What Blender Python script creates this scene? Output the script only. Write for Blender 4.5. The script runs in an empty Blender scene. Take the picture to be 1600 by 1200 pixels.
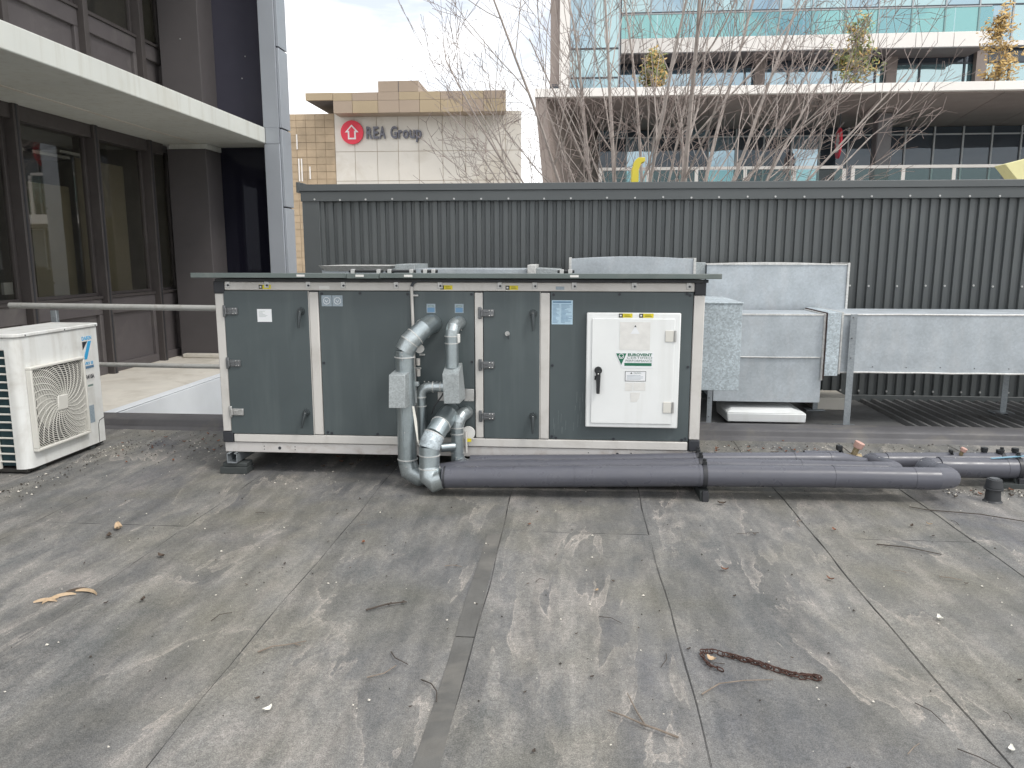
import bpy, bmesh, math, random
from mathutils import Vector, Matrix
from math import radians, sin, cos, pi, tau
R = random.Random(7)
SC = bpy.context.scene
COL = SC.collection

# ------------------------------------------------------------------ camera
cam_d = bpy.data.cameras.new('camera'); cam = bpy.data.objects.new('camera', cam_d); COL.objects.link(cam)
cam_d.sensor_width = 36; cam_d.lens = 36 * 1200 / 1600; cam_d.clip_end = 2000; cam_d.clip_start = 0.05
cam.location = (0, 0, 1.65); cam.rotation_euler = (radians(90 - 9.56), 0, radians(4.6))
SC.camera = cam

# ------------------------------------------------------------------ sky and sun
SUN_EL, SUN_AZ = radians(52), radians(122)          # azimuth from +Y clockwise: behind the camera, to the right
w = bpy.data.worlds.new('World'); SC.world = w; w.use_nodes = True
nt = w.node_tree; N = nt.nodes; N.clear(); L = nt.links
out = N.new('ShaderNodeOutputWorld'); bg = N.new('ShaderNodeBackground'); bg.inputs['Strength'].default_value = 0.1
sky = N.new('ShaderNodeTexSky'); sky.sky_type = 'NISHITA'; sky.sun_disc = False
sky.sun_elevation = SUN_EL; sky.sun_rotation = SUN_AZ
tc = N.new('ShaderNodeTexCoord'); mp = N.new('ShaderNodeMapping'); mp.inputs['Scale'].default_value = (1.6, 1.6, 4.5)
mp.inputs['Location'].default_value = (0.35, 0.1, 0.2)
nz = N.new('ShaderNodeTexNoise'); nz.inputs['Scale'].default_value = 2.2; nz.inputs['Detail'].default_value = 9; nz.inputs['Roughness'].default_value = 0.55
nz.inputs['Distortion'].default_value = 0.4
cr = N.new('ShaderNodeValToRGB'); cr.color_ramp.elements[0].position = 0.36; cr.color_ramp.elements[0].color = (0.45, 0.45, 0.45, 1)
cr.color_ramp.elements[1].position = 0.52; cr.color_ramp.elements[1].color = (1, 1, 1, 1)
mx = N.new('ShaderNodeMix'); mx.data_type = 'RGBA'
mx.inputs['B'].default_value = (11.6, 11.7, 11.8, 1)
L.new(tc.outputs['Generated'], mp.inputs['Vector']); L.new(mp.outputs[0], nz.inputs['Vector']); L.new(nz.outputs['Fac'], cr.inputs[0])
L.new(cr.outputs[0], mx.inputs['Factor']); L.new(sky.outputs[0], mx.inputs['A']); L.new(mx.outputs['Result'], bg.inputs['Color']); L.new(bg.outputs[0], out.inputs[0])
sd = bpy.data.lights.new('sun', 'SUN'); sd.energy = 1.2; sd.angle = radians(14); sd.color = (1, 0.96, 0.9)
so = bpy.data.objects.new('sun', sd); COL.objects.link(so)
so.rotation_euler = Vector((-sin(SUN_AZ) * cos(SUN_EL), -cos(SUN_AZ) * cos(SUN_EL), -sin(SUN_EL))).to_track_quat('-Z', 'Y').to_euler()
SC.view_settings.view_transform = 'Standard'; SC.view_settings.look = 'None'; SC.view_settings.exposure = 0.45; SC.view_settings.gamma = 1
SC.render.engine = 'CYCLES'; SC.cycles.max_bounces = 4; SC.cycles.diffuse_bounces = 2; SC.cycles.glossy_bounces = 3; SC.cycles.transparent_max_bounces = 8; SC.cycles.use_adaptive_sampling = True; SC.cycles.adaptive_threshold = 0.02; SC.cycles.use_denoising = True

# ------------------------------------------------------------------ materials
def s2l(c):
    return tuple(((v / 255) / 12.92 if v / 255 <= 0.04045 else (((v / 255) + 0.055) / 1.055) ** 2.4) for v in c)
def newmat(name):
    m = bpy.data.materials.new(name); m.use_nodes = True; t = m.node_tree
    return m, t, t.nodes['Principled BSDF']
def ramp(t, fac, stops):
    r = t.nodes.new('ShaderNodeValToRGB'); e = r.color_ramp.elements
    while len(e) < len(stops): e.new(0.5)
    for k, (p, c) in enumerate(stops):
        e[k].position = p; e[k].color = (c, c, c, 1) if isinstance(c, (int, float)) else (*c, 1)
    t.links.new(fac, r.inputs[0]); return r.outputs[0]
def noise(t, scale, detail=5, vec=None, rough=0.55, dist=0.0, sc3=None):
    n = t.nodes.new('ShaderNodeTexNoise'); n.inputs['Scale'].default_value = scale; n.inputs['Detail'].default_value = detail
    n.inputs['Roughness'].default_value = rough; n.inputs['Distortion'].default_value = dist
    c = t.nodes.new('ShaderNodeTexCoord'); v = c.outputs['Object']
    if sc3:
        mp = t.nodes.new('ShaderNodeMapping'); mp.inputs['Scale'].default_value = sc3; t.links.new(v, mp.inputs[0]); v = mp.outputs[0]
    t.links.new(v, n.inputs['Vector']); return n.outputs['Fac']
def mixc(t, fac, a, b, mode='MIX'):
    m = t.nodes.new('ShaderNodeMix'); m.data_type = 'RGBA'; m.blend_type = mode
    for k, v in (('Factor', fac), ('A', a), ('B', b)):
        if isinstance(v, (int, float)): m.inputs[k].default_value = v
        elif isinstance(v, tuple): m.inputs[k].default_value = (*v, 1)
        else: t.links.new(v, m.inputs[k])
    return m.outputs['Result']
def math_(t, op, a, b=0.0):
    m = t.nodes.new('ShaderNodeMath'); m.operation = op
    for k, v in enumerate((a, b)):
        if isinstance(v, (int, float)): m.inputs[k].default_value = v
        else: t.links.new(v, m.inputs[k])
    return m.outputs[0]
def bump(t, bs, h, strength=0.2, dist=0.01):
    b = t.nodes.new('ShaderNodeBump'); b.inputs['Strength'].default_value = strength; b.inputs['Distance'].default_value = dist
    t.links.new(h, b.inputs['Height']); t.links.new(b.outputs[0], bs.inputs['Normal'])
def piece_tone(t, res, amt):
    oi = t.nodes.new('ShaderNodeObjectInfo')
    return mixc(t, 1.0, res, ramp(t, oi.outputs['Random'], [(0.0, 1 - amt), (1.0, 1 + amt)]), 'MULTIPLY')
def pm(name, col, rough=0.6, metal=0.0, var=0.12, scale=3.0, dirt=None, dscale=2.5, damt=0.5, sc3=None, bmp=0.0, bscale=60, spec=0.5, streak=None, rnd=0.0):
    """painted / plain surface: base colour with cloudy variation, dirt blotches and a fine relief"""
    m, t, bs = newmat(name); c = s2l(col) if max(col) > 1.01 else col
    f = noise(t, scale, 4, sc3=sc3)
    lo = tuple(v * (1 - var) for v in c); hi = tuple(min(1, v * (1 + var)) for v in c)
    res = ramp(t, f, [(0.3, lo), (0.7, hi)])
    if dirt:
        dm = ramp(t, noise(t, dscale, 5, rough=0.65, dist=0.5), [(0.5, 0.0), (0.72, damt)])
        res = mixc(t, dm, res, s2l(dirt))
    if streak:
        sm = ramp(t, noise(t, 1.0, 4, sc3=(9, 9, 0.6), rough=0.6), [(0.5, 0.0), (0.75, streak[1])])
        res = mixc(t, sm, res, s2l(streak[0]))
    if rnd: res = piece_tone(t, res, rnd)
    t.links.new(res, bs.inputs['Base Color'])
    rf = ramp(t, noise(t, scale * 3, 2), [(0.3, max(0.03, rough - 0.08)), (0.7, min(1, rough + 0.08))])
    t.links.new(rf, bs.inputs['Roughness']); bs.inputs['Metallic'].default_value = metal; bs.inputs['Specular IOR Level'].default_value = spec
    if bmp: bump(t, bs, noise(t, bscale, 3), bmp, 0.004)
    return m
def galv(name, base, spangle=0.25, vscale=90, metal=0.55, rough=0.42, white=0.0):
    m, t, bs = newmat(name); c = s2l(base)
    v = t.nodes.new('ShaderNodeTexVoronoi'); v.inputs['Scale'].default_value = vscale
    co = t.nodes.new('ShaderNodeTexCoord'); t.links.new(co.outputs['Object'], v.inputs['Vector'])
    sp = t.nodes.new('ShaderNodeSeparateColor'); t.links.new(v.outputs['Color'], sp.inputs[0])
    k = ramp(t, sp.outputs[0], [(0.0, 1 - spangle), (1.0, 1 + spangle)])
    cl = ramp(t, noise(t, 4, 6), [(0.3, tuple(x * 0.85 for x in c)), (0.7, tuple(min(1, x * 1.12) for x in c))])
    res = mixc(t, 1.0, cl, k, 'MULTIPLY')
    if white:
        wm = ramp(t, noise(t, 6, 8, rough=0.7, sc3=(1, 1, 0.35)), [(0.5, 0.0), (0.75, white)])
        res = mixc(t, wm, res, (0.62, 0.6, 0.58))
    t.links.new(res, bs.inputs['Base Color']); bs.inputs['Metallic'].default_value = metal
    t.links.new(ramp(t, sp.outputs[1], [(0, rough - 0.04), (1, rough + 0.10)]), bs.inputs['Roughness'])
    bump(t, bs, noise(t, 7, 2), 0.12, 0.02)
    return m

M = {}
M['ahu_panel'] = pm('ahu_panel', (76, 85, 87), 0.42, var=0.08, scale=1.5, streak=((118, 128, 128), 0.22), dirt=(90, 98, 99), dscale=1.6, damt=0.3, bmp=0.10, bscale=3)
M['ahu_frame'] = pm('ahu_frame', (206, 203, 198), 0.45, var=0.05, dirt=(150, 143, 132), dscale=4, damt=0.35)
M['ahu_base'] = pm('ahu_base', (200, 197, 194), 0.5, var=0.06, dirt=(140, 120, 105), dscale=6, damt=0.5)
M['ahu_roof'] = pm('ahu_roof', (98, 108, 106), 0.45, var=0.1, dirt=(140, 142, 136), dscale=5, damt=0.3)
M['white_door'] = pm('white_door', (232, 234, 233), 0.38, var=0.03, streak=((205, 205, 198), 0.35))
M['black_plastic'] = pm('black_plastic', (38, 40, 42), 0.45, var=0.1)
M['corner_plastic'] = pm('corner_plastic', (48, 50, 55), 0.5, var=0.1)
M['zinc'] = pm('zinc', (120, 122, 124), 0.38, metal=0.7, var=0.15, scale=20)
M['zinc_bright'] = pm('zinc_bright', (190, 190, 188), 0.35, metal=0.6, var=0.12, scale=20)
M['handle'] = pm('handle', (58, 64, 66), 0.35, var=0.1)
M['sticker_white'] = pm('sticker_white', (232, 234, 236), 0.5, var=0.03)
M['sticker_grey'] = pm('sticker_grey', (222, 221, 217), 0.55, var=0.06, scale=20)
M['sticker_clear'] = pm('sticker_clear', (150, 163, 172), 0.3, var=0.1, scale=30)
M['sticker_blue'] = pm('sticker_blue', (176, 202, 218), 0.4, var=0.06, scale=25)
M['print_blue'] = pm('print_blue', (95, 130, 160), 0.5)
M['yellow'] = pm('yellow_print', (222, 205, 40), 0.5, var=0.05)
M['green_print'] = pm('green_print', (22, 105, 78), 0.5, var=0.05)
M['ink'] = pm('ink', (45, 48, 55), 0.5)
M['ink_soft'] = pm('ink_soft', (120, 140, 132), 0.5)
M['brand_blue'] = pm('brand_blue', (60, 165, 215), 0.4)
M['galv_pipe'] = galv('galv_pipe', (168, 178, 181), 0.05, 110, metal=0.85, rough=0.33)
M['galv_elbow'] = galv('galv_elbow', (180, 188, 190), 0.09, 110, metal=0.8, rough=0.36)
M['galv_box'] = galv('galv_box', (168, 174, 175), 0.16, 110, metal=0.4, rough=0.5)
M['galv_spangle'] = galv('galv_spangle', (184, 194, 199), 0.22, 80, metal=0.3, rough=0.5)
M['galv_duct'] = galv('galv_duct', (178, 185, 190), 0.06, 60, metal=0.3, rough=0.5, white=0.25)
M['galv_flange'] = galv('galv_flange', (205, 205, 202), 0.12, 60, metal=0.25, rough=0.5, white=0.8)
M['galv_leg'] = galv('galv_leg', (150, 156, 160), 0.1, 80, metal=0.5, rough=0.45)
M['pvc'] = pm('black_cladding', (90, 91, 99), 0.33, var=0.1, scale=4, dirt=(104, 104, 106), dscale=6, damt=0.2, sc3=(0.4, 3, 3))
M['pvc_band'] = pm('band_black', (50, 51, 55), 0.5, var=0.1)
M['rubber'] = pm('rubber', (62, 66, 66), 0.8, var=0.12, bmp=0.2)
M['handrail'] = pm('handrail_paint', (178, 178, 174), 0.5, metal=0.2, var=0.08, dirt=(130, 120, 108), dscale=9, damt=0.5)
M['wall_sheet'] = pm('wall_sheet', (83, 87, 88), 0.42, var=0.07, scale=0.8, streak=((110, 113, 111), 0.3), rnd=0.05)
M['wall_flash'] = pm('wall_flash', (83, 87, 88), 0.4, var=0.07, scale=0.8)
M['deck'] = pm('deck_sheet', (104, 104, 104), 0.5, var=0.1, dirt=(80, 78, 74), damt=0.6)
M['kerb'] = pm('kerb_membrane', (92, 91, 93), 0.6, var=0.15, dirt=(125, 120, 110), dscale=3, damt=0.5, bmp=0.3, bscale=12)
M['brass'] = pm('valve_brass', (150, 135, 105), 0.5, metal=0.4, var=0.2, scale=30)
M['valve_knob'] = pm('valve_knob', (196, 158, 145), 0.6, var=0.15, scale=30)
M['ac_white'] = pm('ac_white', (228, 229, 226), 0.4, var=0.03, dirt=(176, 170, 158), dscale=3, damt=0.5, streak=((186, 182, 172), 0.5))
M['ac_grille'] = pm('ac_grille', (216, 214, 206), 0.45, var=0.05)
M['ac_dark'] = pm('ac_dark', (52, 50, 47), 0.7, var=0.2)
M['coil'] = pm('coil', (42, 66, 72), 0.5, metal=0.3, var=0.2, scale=20)
M['bld_dark'] = pm('bld_dark', (88, 83, 84), 0.7, var=0.1, scale=1.2, dirt=(120, 116, 112), dscale=1.4, damt=0.5, bmp=0.15, bscale=40)
M['bld_column'] = pm('bld_column', (84, 80, 81), 0.75, var=0.08, scale=1.0, bmp=0.15, bscale=40)
M['bld_navy'] = pm('bld_navy', (58, 57, 70), 0.7, var=0.06, scale=0.8)
M['bld_mullion'] = pm('bld_mullion', (74, 69, 68), 0.55, var=0.1)
M['bld_canopy'] = pm('bld_canopy', (208, 210, 204), 0.7, var=0.06, scale=1.2, streak=((180, 178, 165), 0.5), dirt=(196, 194, 182), dscale=1.5)
M['bld_ledge'] = pm('bld_ledge', (212, 207, 197), 0.8, var=0.08, dirt=(168, 158, 142), dscale=1.5, damt=0.6)
M['bld_ledge_face'] = pm('bld_ledge_face', (222, 226, 230), 0.6, var=0.04)
M['bld_clad'] = pm('bld_clad', (168, 173, 180), 0.4, metal=0.2, var=0.04, scale=0.8, rnd=0.04)
M['blind'] = pm('blind', (122, 115, 98), 0.8, var=0.05)
M['room'] = pm('room', (150, 147, 140), 0.8)
M['room_white'] = pm('room_white', (200, 200, 198), 0.7)
M['sandstone'] = pm('panel_stone', (226, 220, 210), 0.75, var=0.06, scale=0.25, dirt=(206, 197, 182), dscale=0.35, damt=0.8, rnd=0.04)
M['tanbrick'] = pm('tan_tile', (184, 163, 136), 0.75, var=0.14, scale=0.8, rnd=0.09)
M['gold'] = pm('gold_panel', (172, 154, 126), 0.55, var=0.12, scale=0.12)
M['gold2'] = pm('gold_panel_b', (166, 148, 130), 0.55, var=0.12, scale=0.12)
M['soffit_dark'] = pm('soffit_dark', (92, 88, 90), 0.7)
M['sign_red'] = pm('sign_red', (232, 58, 80), 0.5, var=0.02)
M['sign_grey'] = pm('sign_grey', (112, 112, 122), 0.5, var=0.03)
M['sign_white'] = pm('sign_white', (245, 240, 240), 0.5, var=0.02)
M['off_white'] = pm('fascia_white', (243, 238, 232), 0.5, var=0.03, scale=0.4, rnd=0.03)
M['brown_wall'] = pm('brown_wall', (146, 134, 127), 0.6, var=0.08, scale=0.4)
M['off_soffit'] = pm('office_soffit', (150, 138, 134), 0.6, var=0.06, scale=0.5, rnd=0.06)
M['alu'] = pm('aluminium', (176, 178, 180), 0.4, metal=0.3, var=0.04)
M['alu_dark'] = pm('aluminium_dark', (74, 78, 84), 0.45, metal=0.2, var=0.05)
M['col_grey'] = pm('concrete_grey', (120, 118, 120), 0.7, var=0.08)
M['sculpt'] = pm('yellow_paint', (222, 205, 70), 0.5, var=0.04)
M['sculpt_pale'] = pm('pale_yellow_paint', (226, 220, 165), 0.5, var=0.04)
M['bark'] = pm('bark', (172, 162, 155), 0.8, var=0.2, scale=6)
M['bark_twig'] = pm('bark_twig', (150, 136, 130), 0.8, var=0.25, scale=2)
M['leaf_green'] = pm('leaf_green', (128, 136, 84), 0.6, var=0.35, scale=6)
M['leaf_gold'] = pm('leaf_gold', (204, 172, 110), 0.6, var=0.25, scale=6)
M['street'] = pm('street', (150, 148, 144), 0.85, var=0.1, scale=0.3)
M['rust'] = pm('rust', (74, 50, 42), 0.85, var=0.35, scale=60, bmp=0.4, bscale=300)
M['twig'] = pm('twig', (128, 116, 104), 0.85, var=0.25, scale=20)
M['twig_dark'] = pm('twig_dark', (74, 66, 60), 0.85, var=0.2, scale=20)
M['leaf_brown'] = pm('leaf_brown', (132, 90, 68), 0.75, var=0.25, scale=40)
M['leaf_dark'] = pm('leaf_dark', (84, 72, 62), 0.8, var=0.3, scale=40)
M['leaf_pale'] = pm('leaf_pale', (192, 168, 138), 0.75, var=0.15, scale=40)
M['paper'] = pm('paper_scrap', (228, 226, 216), 0.8, var=0.05)
M['crumb'] = pm('crumb', (214, 208, 196), 0.85, var=0.2, scale=80)
M['crumb_dark'] = pm('crumb_dark', (62, 56, 50), 0.85, var=0.3, scale=80)
M['bitumen'] = pm('bitumen', (62, 61, 60), 0.65, var=0.2, scale=30)
M['drip'] = pm('drip_stain', (112, 122, 124), 0.5, var=0.15, scale=40)
M['vent'] = pm('vent_plastic', (50, 52, 55), 0.55, var=0.12)
M['lever'] = pm('lever_paint', (126, 165, 184), 0.4)
M['cable'] = pm('cable', (46, 46, 48), 0.5)

def glass(name, tint, refl, ior=1.5, wav=0.0, wsc=0.6, see=0.5):
    m = bpy.data.materials.new(name); m.use_nodes = True; t = m.node_tree; t.nodes.clear()
    o = t.nodes.new('ShaderNodeOutputMaterial'); g = t.nodes.new('ShaderNodeBsdfGlossy'); g.inputs['Roughness'].default_value = 0.015
    g.inputs['Color'].default_value = (*[min(1, 0.35 + 0.75 * v) for v in refl], 1)
    if see > 0:
        d = t.nodes.new('ShaderNodeBsdfTransparent'); d.inputs['Color'].default_value = (*tint, 1)
    else:
        d = t.nodes.new('ShaderNodeBsdfDiffuse'); d.inputs['Color'].default_value = (*tint, 1)
    fr = t.nodes.new('ShaderNodeFresnel'); fr.inputs['IOR'].default_value = ior
    ge = t.nodes.new('ShaderNodeNewGeometry'); fac = math_(t, 'MULTIPLY', fr.outputs[0], math_(t, 'SUBTRACT', 1.0, ge.outputs['Backfacing']))
    mx = t.nodes.new('ShaderNodeMixShader'); t.links.new(fac, mx.inputs[0]); t.links.new(d.outputs[0], mx.inputs[1]); t.links.new(g.outputs[0], mx.inputs[2])
    t.links.new(mx.outputs[0], o.inputs[0])
    if wav:
        n = t.nodes.new('ShaderNodeTexNoise'); n.inputs['Scale'].default_value = wsc; n.inputs['Detail'].default_value = 1
        c = t.nodes.new('ShaderNodeTexCoord'); t.links.new(c.outputs['Object'], n.inputs['Vector'])
        b = t.nodes.new('ShaderNodeBump'); b.inputs['Strength'].default_value = wav; b.inputs['Distance'].default_value = 0.1
        t.links.new(n.outputs['Fac'], b.inputs['Height']); t.links.new(b.outputs[0], g.inputs['Normal']); t.links.new(b.outputs[0], fr.inputs['Normal'])
    return m
M['glass_left'] = glass('window_glass', (0.86, 0.86, 0.83), (1, 1, 1), 2.1)
M['glass_teal'] = glass('teal_glass', (0.07, 0.17, 0.2), (0.58, 0.84, 0.92), 5.0, 0.25, 0.7, see=0)
M['glass_blue'] = glass('blue_glass', (0.06, 0.13, 0.19), (0.5, 0.75, 0.95), 4.5, 0.2, 0.5, see=0)
M['glass_dark'] = glass('dark_glass', (0.045, 0.055, 0.07), (0.6, 0.7, 0.8), 1.75, 0.1, 0.5, see=0)
M['recess_shade_glass'] = glass('recess_shade_glass', (0.012, 0.012, 0.02), (0.6, 0.65, 0.8), 1.5, see=0)  # near-black tint has the canopy's shade put into it
M['glass_rail'] = glass('rail_glass', (0.72, 0.88, 0.86), (0.8, 0.95, 0.95), 1.5)

def floor_mat():
    m, t, bs = newmat('roof_membrane')
    big = noise(t, 0.8, 5, sc3=(1.6, 0.5, 1), rough=0.6, dist=0.5)
    med = noise(t, 6.0, 5, sc3=(1.3, 0.55, 1), rough=0.7, dist=0.25)
    fine = noise(t, 210, 2, rough=0.7)
    mix1 = math_(t, 'ADD', math_(t, 'MULTIPLY', big, 0.45), math_(t, 'MULTIPLY', med, 0.55))
    base = ramp(t, mix1, [(0.38, s2l((100, 101, 100))), (0.46, s2l((114, 113, 111))), (0.53, s2l((127, 125, 121))), (0.63, s2l((148, 143, 138)))])
    # streaks that run with the fall of the roof
    st = ramp(t, noise(t, 1.0, 6, sc3=(7.0, 0.45, 1), rough=0.6, dist=0.35), [(0.38, 0.84), (0.5, 1.0), (0.64, 1.14)])
    base = mixc(t, 1.0, base, st, 'MULTIPLY')
    # tide marks left by drying puddles: a thin pale line on one side of each blotch
    tn = noise(t, 0.85, 6, sc3=(1.9, 0.55, 1), rough=0.6, dist=0.6)
    tide = ramp(t, tn, [(0.503, 0.0), (0.508, 0.75), (0.512, 0.3), (0.55, 0.0)])
    tide2 = math_(t, 'MULTIPLY', tide, ramp(t, noise(t, 1.1, 5, rough=0.7), [(0.45, 0.0), (0.56, 1.0)]))
    base = mixc(t, tide2, base, s2l((176, 168, 160)))
    damp = ramp(t, tn, [(0.38, 0.5), (0.46, 0.34), (0.503, 0.2), (0.509, 0.0)])
    damp = math_(t, 'MULTIPLY', damp, ramp(t, noise(t, 2.6, 6, sc3=(1.4, .7, 1), rough=0.65), [(0.38, 0.1), (0.58, 1.0)]))
    cool = noise(t, 0.5, 3)
    base = mixc(t, damp, base, ramp(t, cool, [(0.42, s2l((72, 74, 73))), (0.6, s2l((76, 79, 90)))]))
    moss = ramp(t, noise(t, 0.8, 3, rough=0.65), [(0.46, 0.0), (0.68, 0.45)])
    base = mixc(t, moss, base, s2l((112, 108, 90)))
    sp = ramp(t, fine, [(0.3, 0.6), (0.5, 1.0), (0.7, 1.45)])
    base = mixc(t, 1.0, base, sp, 'MULTIPLY')
    grit = ramp(t, noise(t, 45, 3, rough=0.8), [(0.3, 0.78), (0.5, 1.0), (0.7, 1.18)])
    base = mixc(t, 1.0, base, grit, 'MULTIPLY')
    base = piece_tone(t, base, 0.05)
    t.links.new(base, bs.inputs['Base Color'])
    t.links.new(ramp(t, damp, [(0.0, 0.85), (0.6, 0.5)]), bs.inputs['Roughness'])
    h = math_(t, 'ADD', math_(t, 'MULTIPLY', fine, 0.5), math_(t, 'MULTIPLY', med, 1.2))
    bump(t, bs, h, 0.4, 0.006)
    return m
M['floor'] = floor_mat()

# ------------------------------------------------------------------ mesh helpers
class MB:
    def __init__(s): s.v = []; s.f = []
    def add(s, vs, fs):
        o = len(s.v); s.v += [tuple(p) for p in vs]; s.f += [tuple(i + o for i in f) for f in fs]; return s
    def box(s, a, b):
        x0, x1 = sorted((a[0], b[0])); y0, y1 = sorted((a[1], b[1])); z0, z1 = sorted((a[2], b[2]))
        return s.add([(x0, y0, z0), (x1, y0, z0), (x1, y1, z0), (x0, y1, z0), (x0, y0, z1), (x1, y0, z1), (x1, y1, z1), (x0, y1, z1)],
                     [(0, 3, 2, 1), (4, 5, 6, 7), (0, 1, 5, 4), (1, 2, 6, 5), (2, 3, 7, 6), (3, 0, 4, 7)])
    def hexa(s, p):   # 8 corner points, bottom ring then top ring, counter-clockwise from above
        return s.add(p, [(0, 3, 2, 1), (4, 5, 6, 7), (0, 1, 5, 4), (1, 2, 6, 5), (2, 3, 7, 6), (3, 0, 4, 7)])
    def prism(s, poly, d0, d1, axis='y'):
        n = len(poly)
        def P(a, b, d): return {'y': (a, d, b), 'x': (d, a, b), 'z': (a, b, d)}[axis]
        vs = [P(a, b, d0) for a, b in poly] + [P(a, b, d1) for a, b in poly]
        fs = [tuple(range(n))[::-1], tuple(range(n, 2 * n))] + [(i, (i + 1) % n, n + (i + 1) % n, n + i) for i in range(n)]
        return s.add(vs, fs)
    def tube(s, pts, rad, n=12, caps=True):
        pts = [Vector(p) for p in pts]; rad = rad if isinstance(rad, (list, tuple)) else [rad] * len(pts)
        vs = []; up = None; k = len(pts)
        for i, p in enumerate(pts):
            d1 = (p - pts[i - 1]).normalized() if i else (pts[1] - p).normalized()
            d2 = (pts[i + 1] - p).normalized() if i < k - 1 else d1
            t = (d1 + d2).normalized()
            if up is None: up = t.orthogonal().normalized()
            up = (up - t * up.dot(t)).normalized(); sd = t.cross(up)
            mit = min(1.6, 1 / max(0.3, t.dot(d1)))
            ax = (d2 - d1); ax = ax.normalized() if ax.length > 1e-5 else None
            for j in range(n):
                o = (up * cos(tau * j / n) + sd * sin(tau * j / n)) * rad[i]
                if ax is not None: o = o + ax * (o.dot(ax) * (mit - 1))
                vs.append(p + o)
        fs = [(i * n + j, i * n + (j + 1) % n, (i + 1) * n + (j + 1) % n, (i + 1) * n + j) for i in range(k - 1) for j in range(n)]
        if caps: fs += [tuple(range(n))[::-1], tuple(range((k - 1) * n, k * n))]
        return s.add(vs, fs)
    def ball(s, c, r, n=10, m=6, sz=(1, 1, 1)):
        vs = [(c[0], c[1], c[2] - r * sz[2])]
        for i in range(1, m):
            a = -pi / 2 + pi * i / m
            vs += [(c[0] + r * sz[0] * cos(a) * cos(tau * j / n), c[1] + r * sz[1] * cos(a) * sin(tau * j / n), c[2] + r * sz[2] * sin(a)) for j in range(n)]
        vs.append((c[0], c[1], c[2] + r * sz[2])); e = len(vs) - 1
        fs = [(0, 1 + (j + 1) % n, 1 + j) for j in range(n)]
        fs += [(1 + i * n + j, 1 + i * n + (j + 1) % n, 1 + (i + 1) * n + (j + 1) % n, 1 + (i + 1) * n + j) for i in range(m - 2) for j in range(n)]
        fs += [(e, 1 + (m - 2) * n + j, 1 + (m - 2) * n + (j + 1) % n) for j in range(n)]
        return s.add(vs, fs)
    def mesh(s, name, smooth=True, ang=32):
        me = bpy.data.meshes.new(name); me.from_pydata(s.v, [], s.f); me.validate()
        if smooth:
            me.polygons.foreach_set('use_smooth', [True] * len(me.polygons)); me.set_sharp_from_angle(angle=radians(ang))
        return me
    def build(s, name, mat, parent=None, bevel=0, smooth=True, label=None):
        return obj(name, s.mesh(name, smooth, 13 if 'elbow' in name else 32), mat, parent, bevel, label)

def obj(name, me, mat, parent=None, bevel=0, label=None):
    if not me.materials: me.materials.append(M[mat])
    o = bpy.data.objects.new(name, me); COL.objects.link(o)
    if parent is not None:
        o.parent = parent; o.matrix_parent_inverse = Matrix.Translation(parent_base(parent)).inverted()
    if bevel:
        b = o.modifiers.new('bevel', 'BEVEL'); b.width = bevel; b.segments = 2; b.limit_method = 'ANGLE'; b.angle_limit = radians(40)
    if label: o['label'] = label
    return o
def parent_base(p):
    return p.location if p.type == 'EMPTY' else Vector((0, 0, 0))
def thing(name, label, cat, loc=(0, 0, 0), group=None):
    o = bpy.data.objects.new(name, None); COL.objects.link(o); o.location = loc; o.empty_display_size = 0.1
    return tag(o, label, cat, group)
def tag(o, label, cat, group=None):
    o['label'] = label; o['category'] = cat
    if group: o['group'] = group
    return o
def struct(o): o['kind'] = 'structure'; return o
def B(name, a, b, mat, parent=None, bevel=0, label=None): return MB().box(a, b).build(name, mat, parent, bevel, label=label)
_font = {}
def text_mesh(body, size, ext=0.0005, bold=0.0):
    c = bpy.data.curves.new('t', 'FONT'); c.body = body; c.size = size; c.extrude = ext; c.offset = bold; c.resolution_u = 3; c.align_x = 'LEFT'
    o = bpy.data.objects.new('t', c); COL.objects.link(o); bpy.context.view_layer.update()
    me = bpy.data.meshes.new_from_object(o.evaluated_get(bpy.context.evaluated_depsgraph_get()))
    bpy.data.objects.remove(o); bpy.data.curves.remove(c); return me
def text(name, body, size, mtx, mat, parent, ext=0.0005, width=None, bold=0.0):
    me = text_mesh(body, size, ext, bold); me.materials.clear()
    if width:
        xs = [v.co.x for v in me.vertices]; k = width / (max(xs) - min(xs)); x0 = min(xs)
        for v in me.vertices: v.co.x = (v.co.x - x0) * k
    me.transform(mtx); return obj(name, me, mat, parent)
def face_front(x, y, z):   # text plane facing -Y
    return Matrix.Translation((x, y, z)) @ Matrix.Rotation(radians(90), 4, 'X')
def face_right(x, y, z):   # text plane facing +X, reading towards +Y
    return Matrix.Translation((x, y, z)) @ Matrix.Rotation(radians(90), 4, 'Z') @ Matrix.Rotation(radians(90), 4, 'X')

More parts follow.
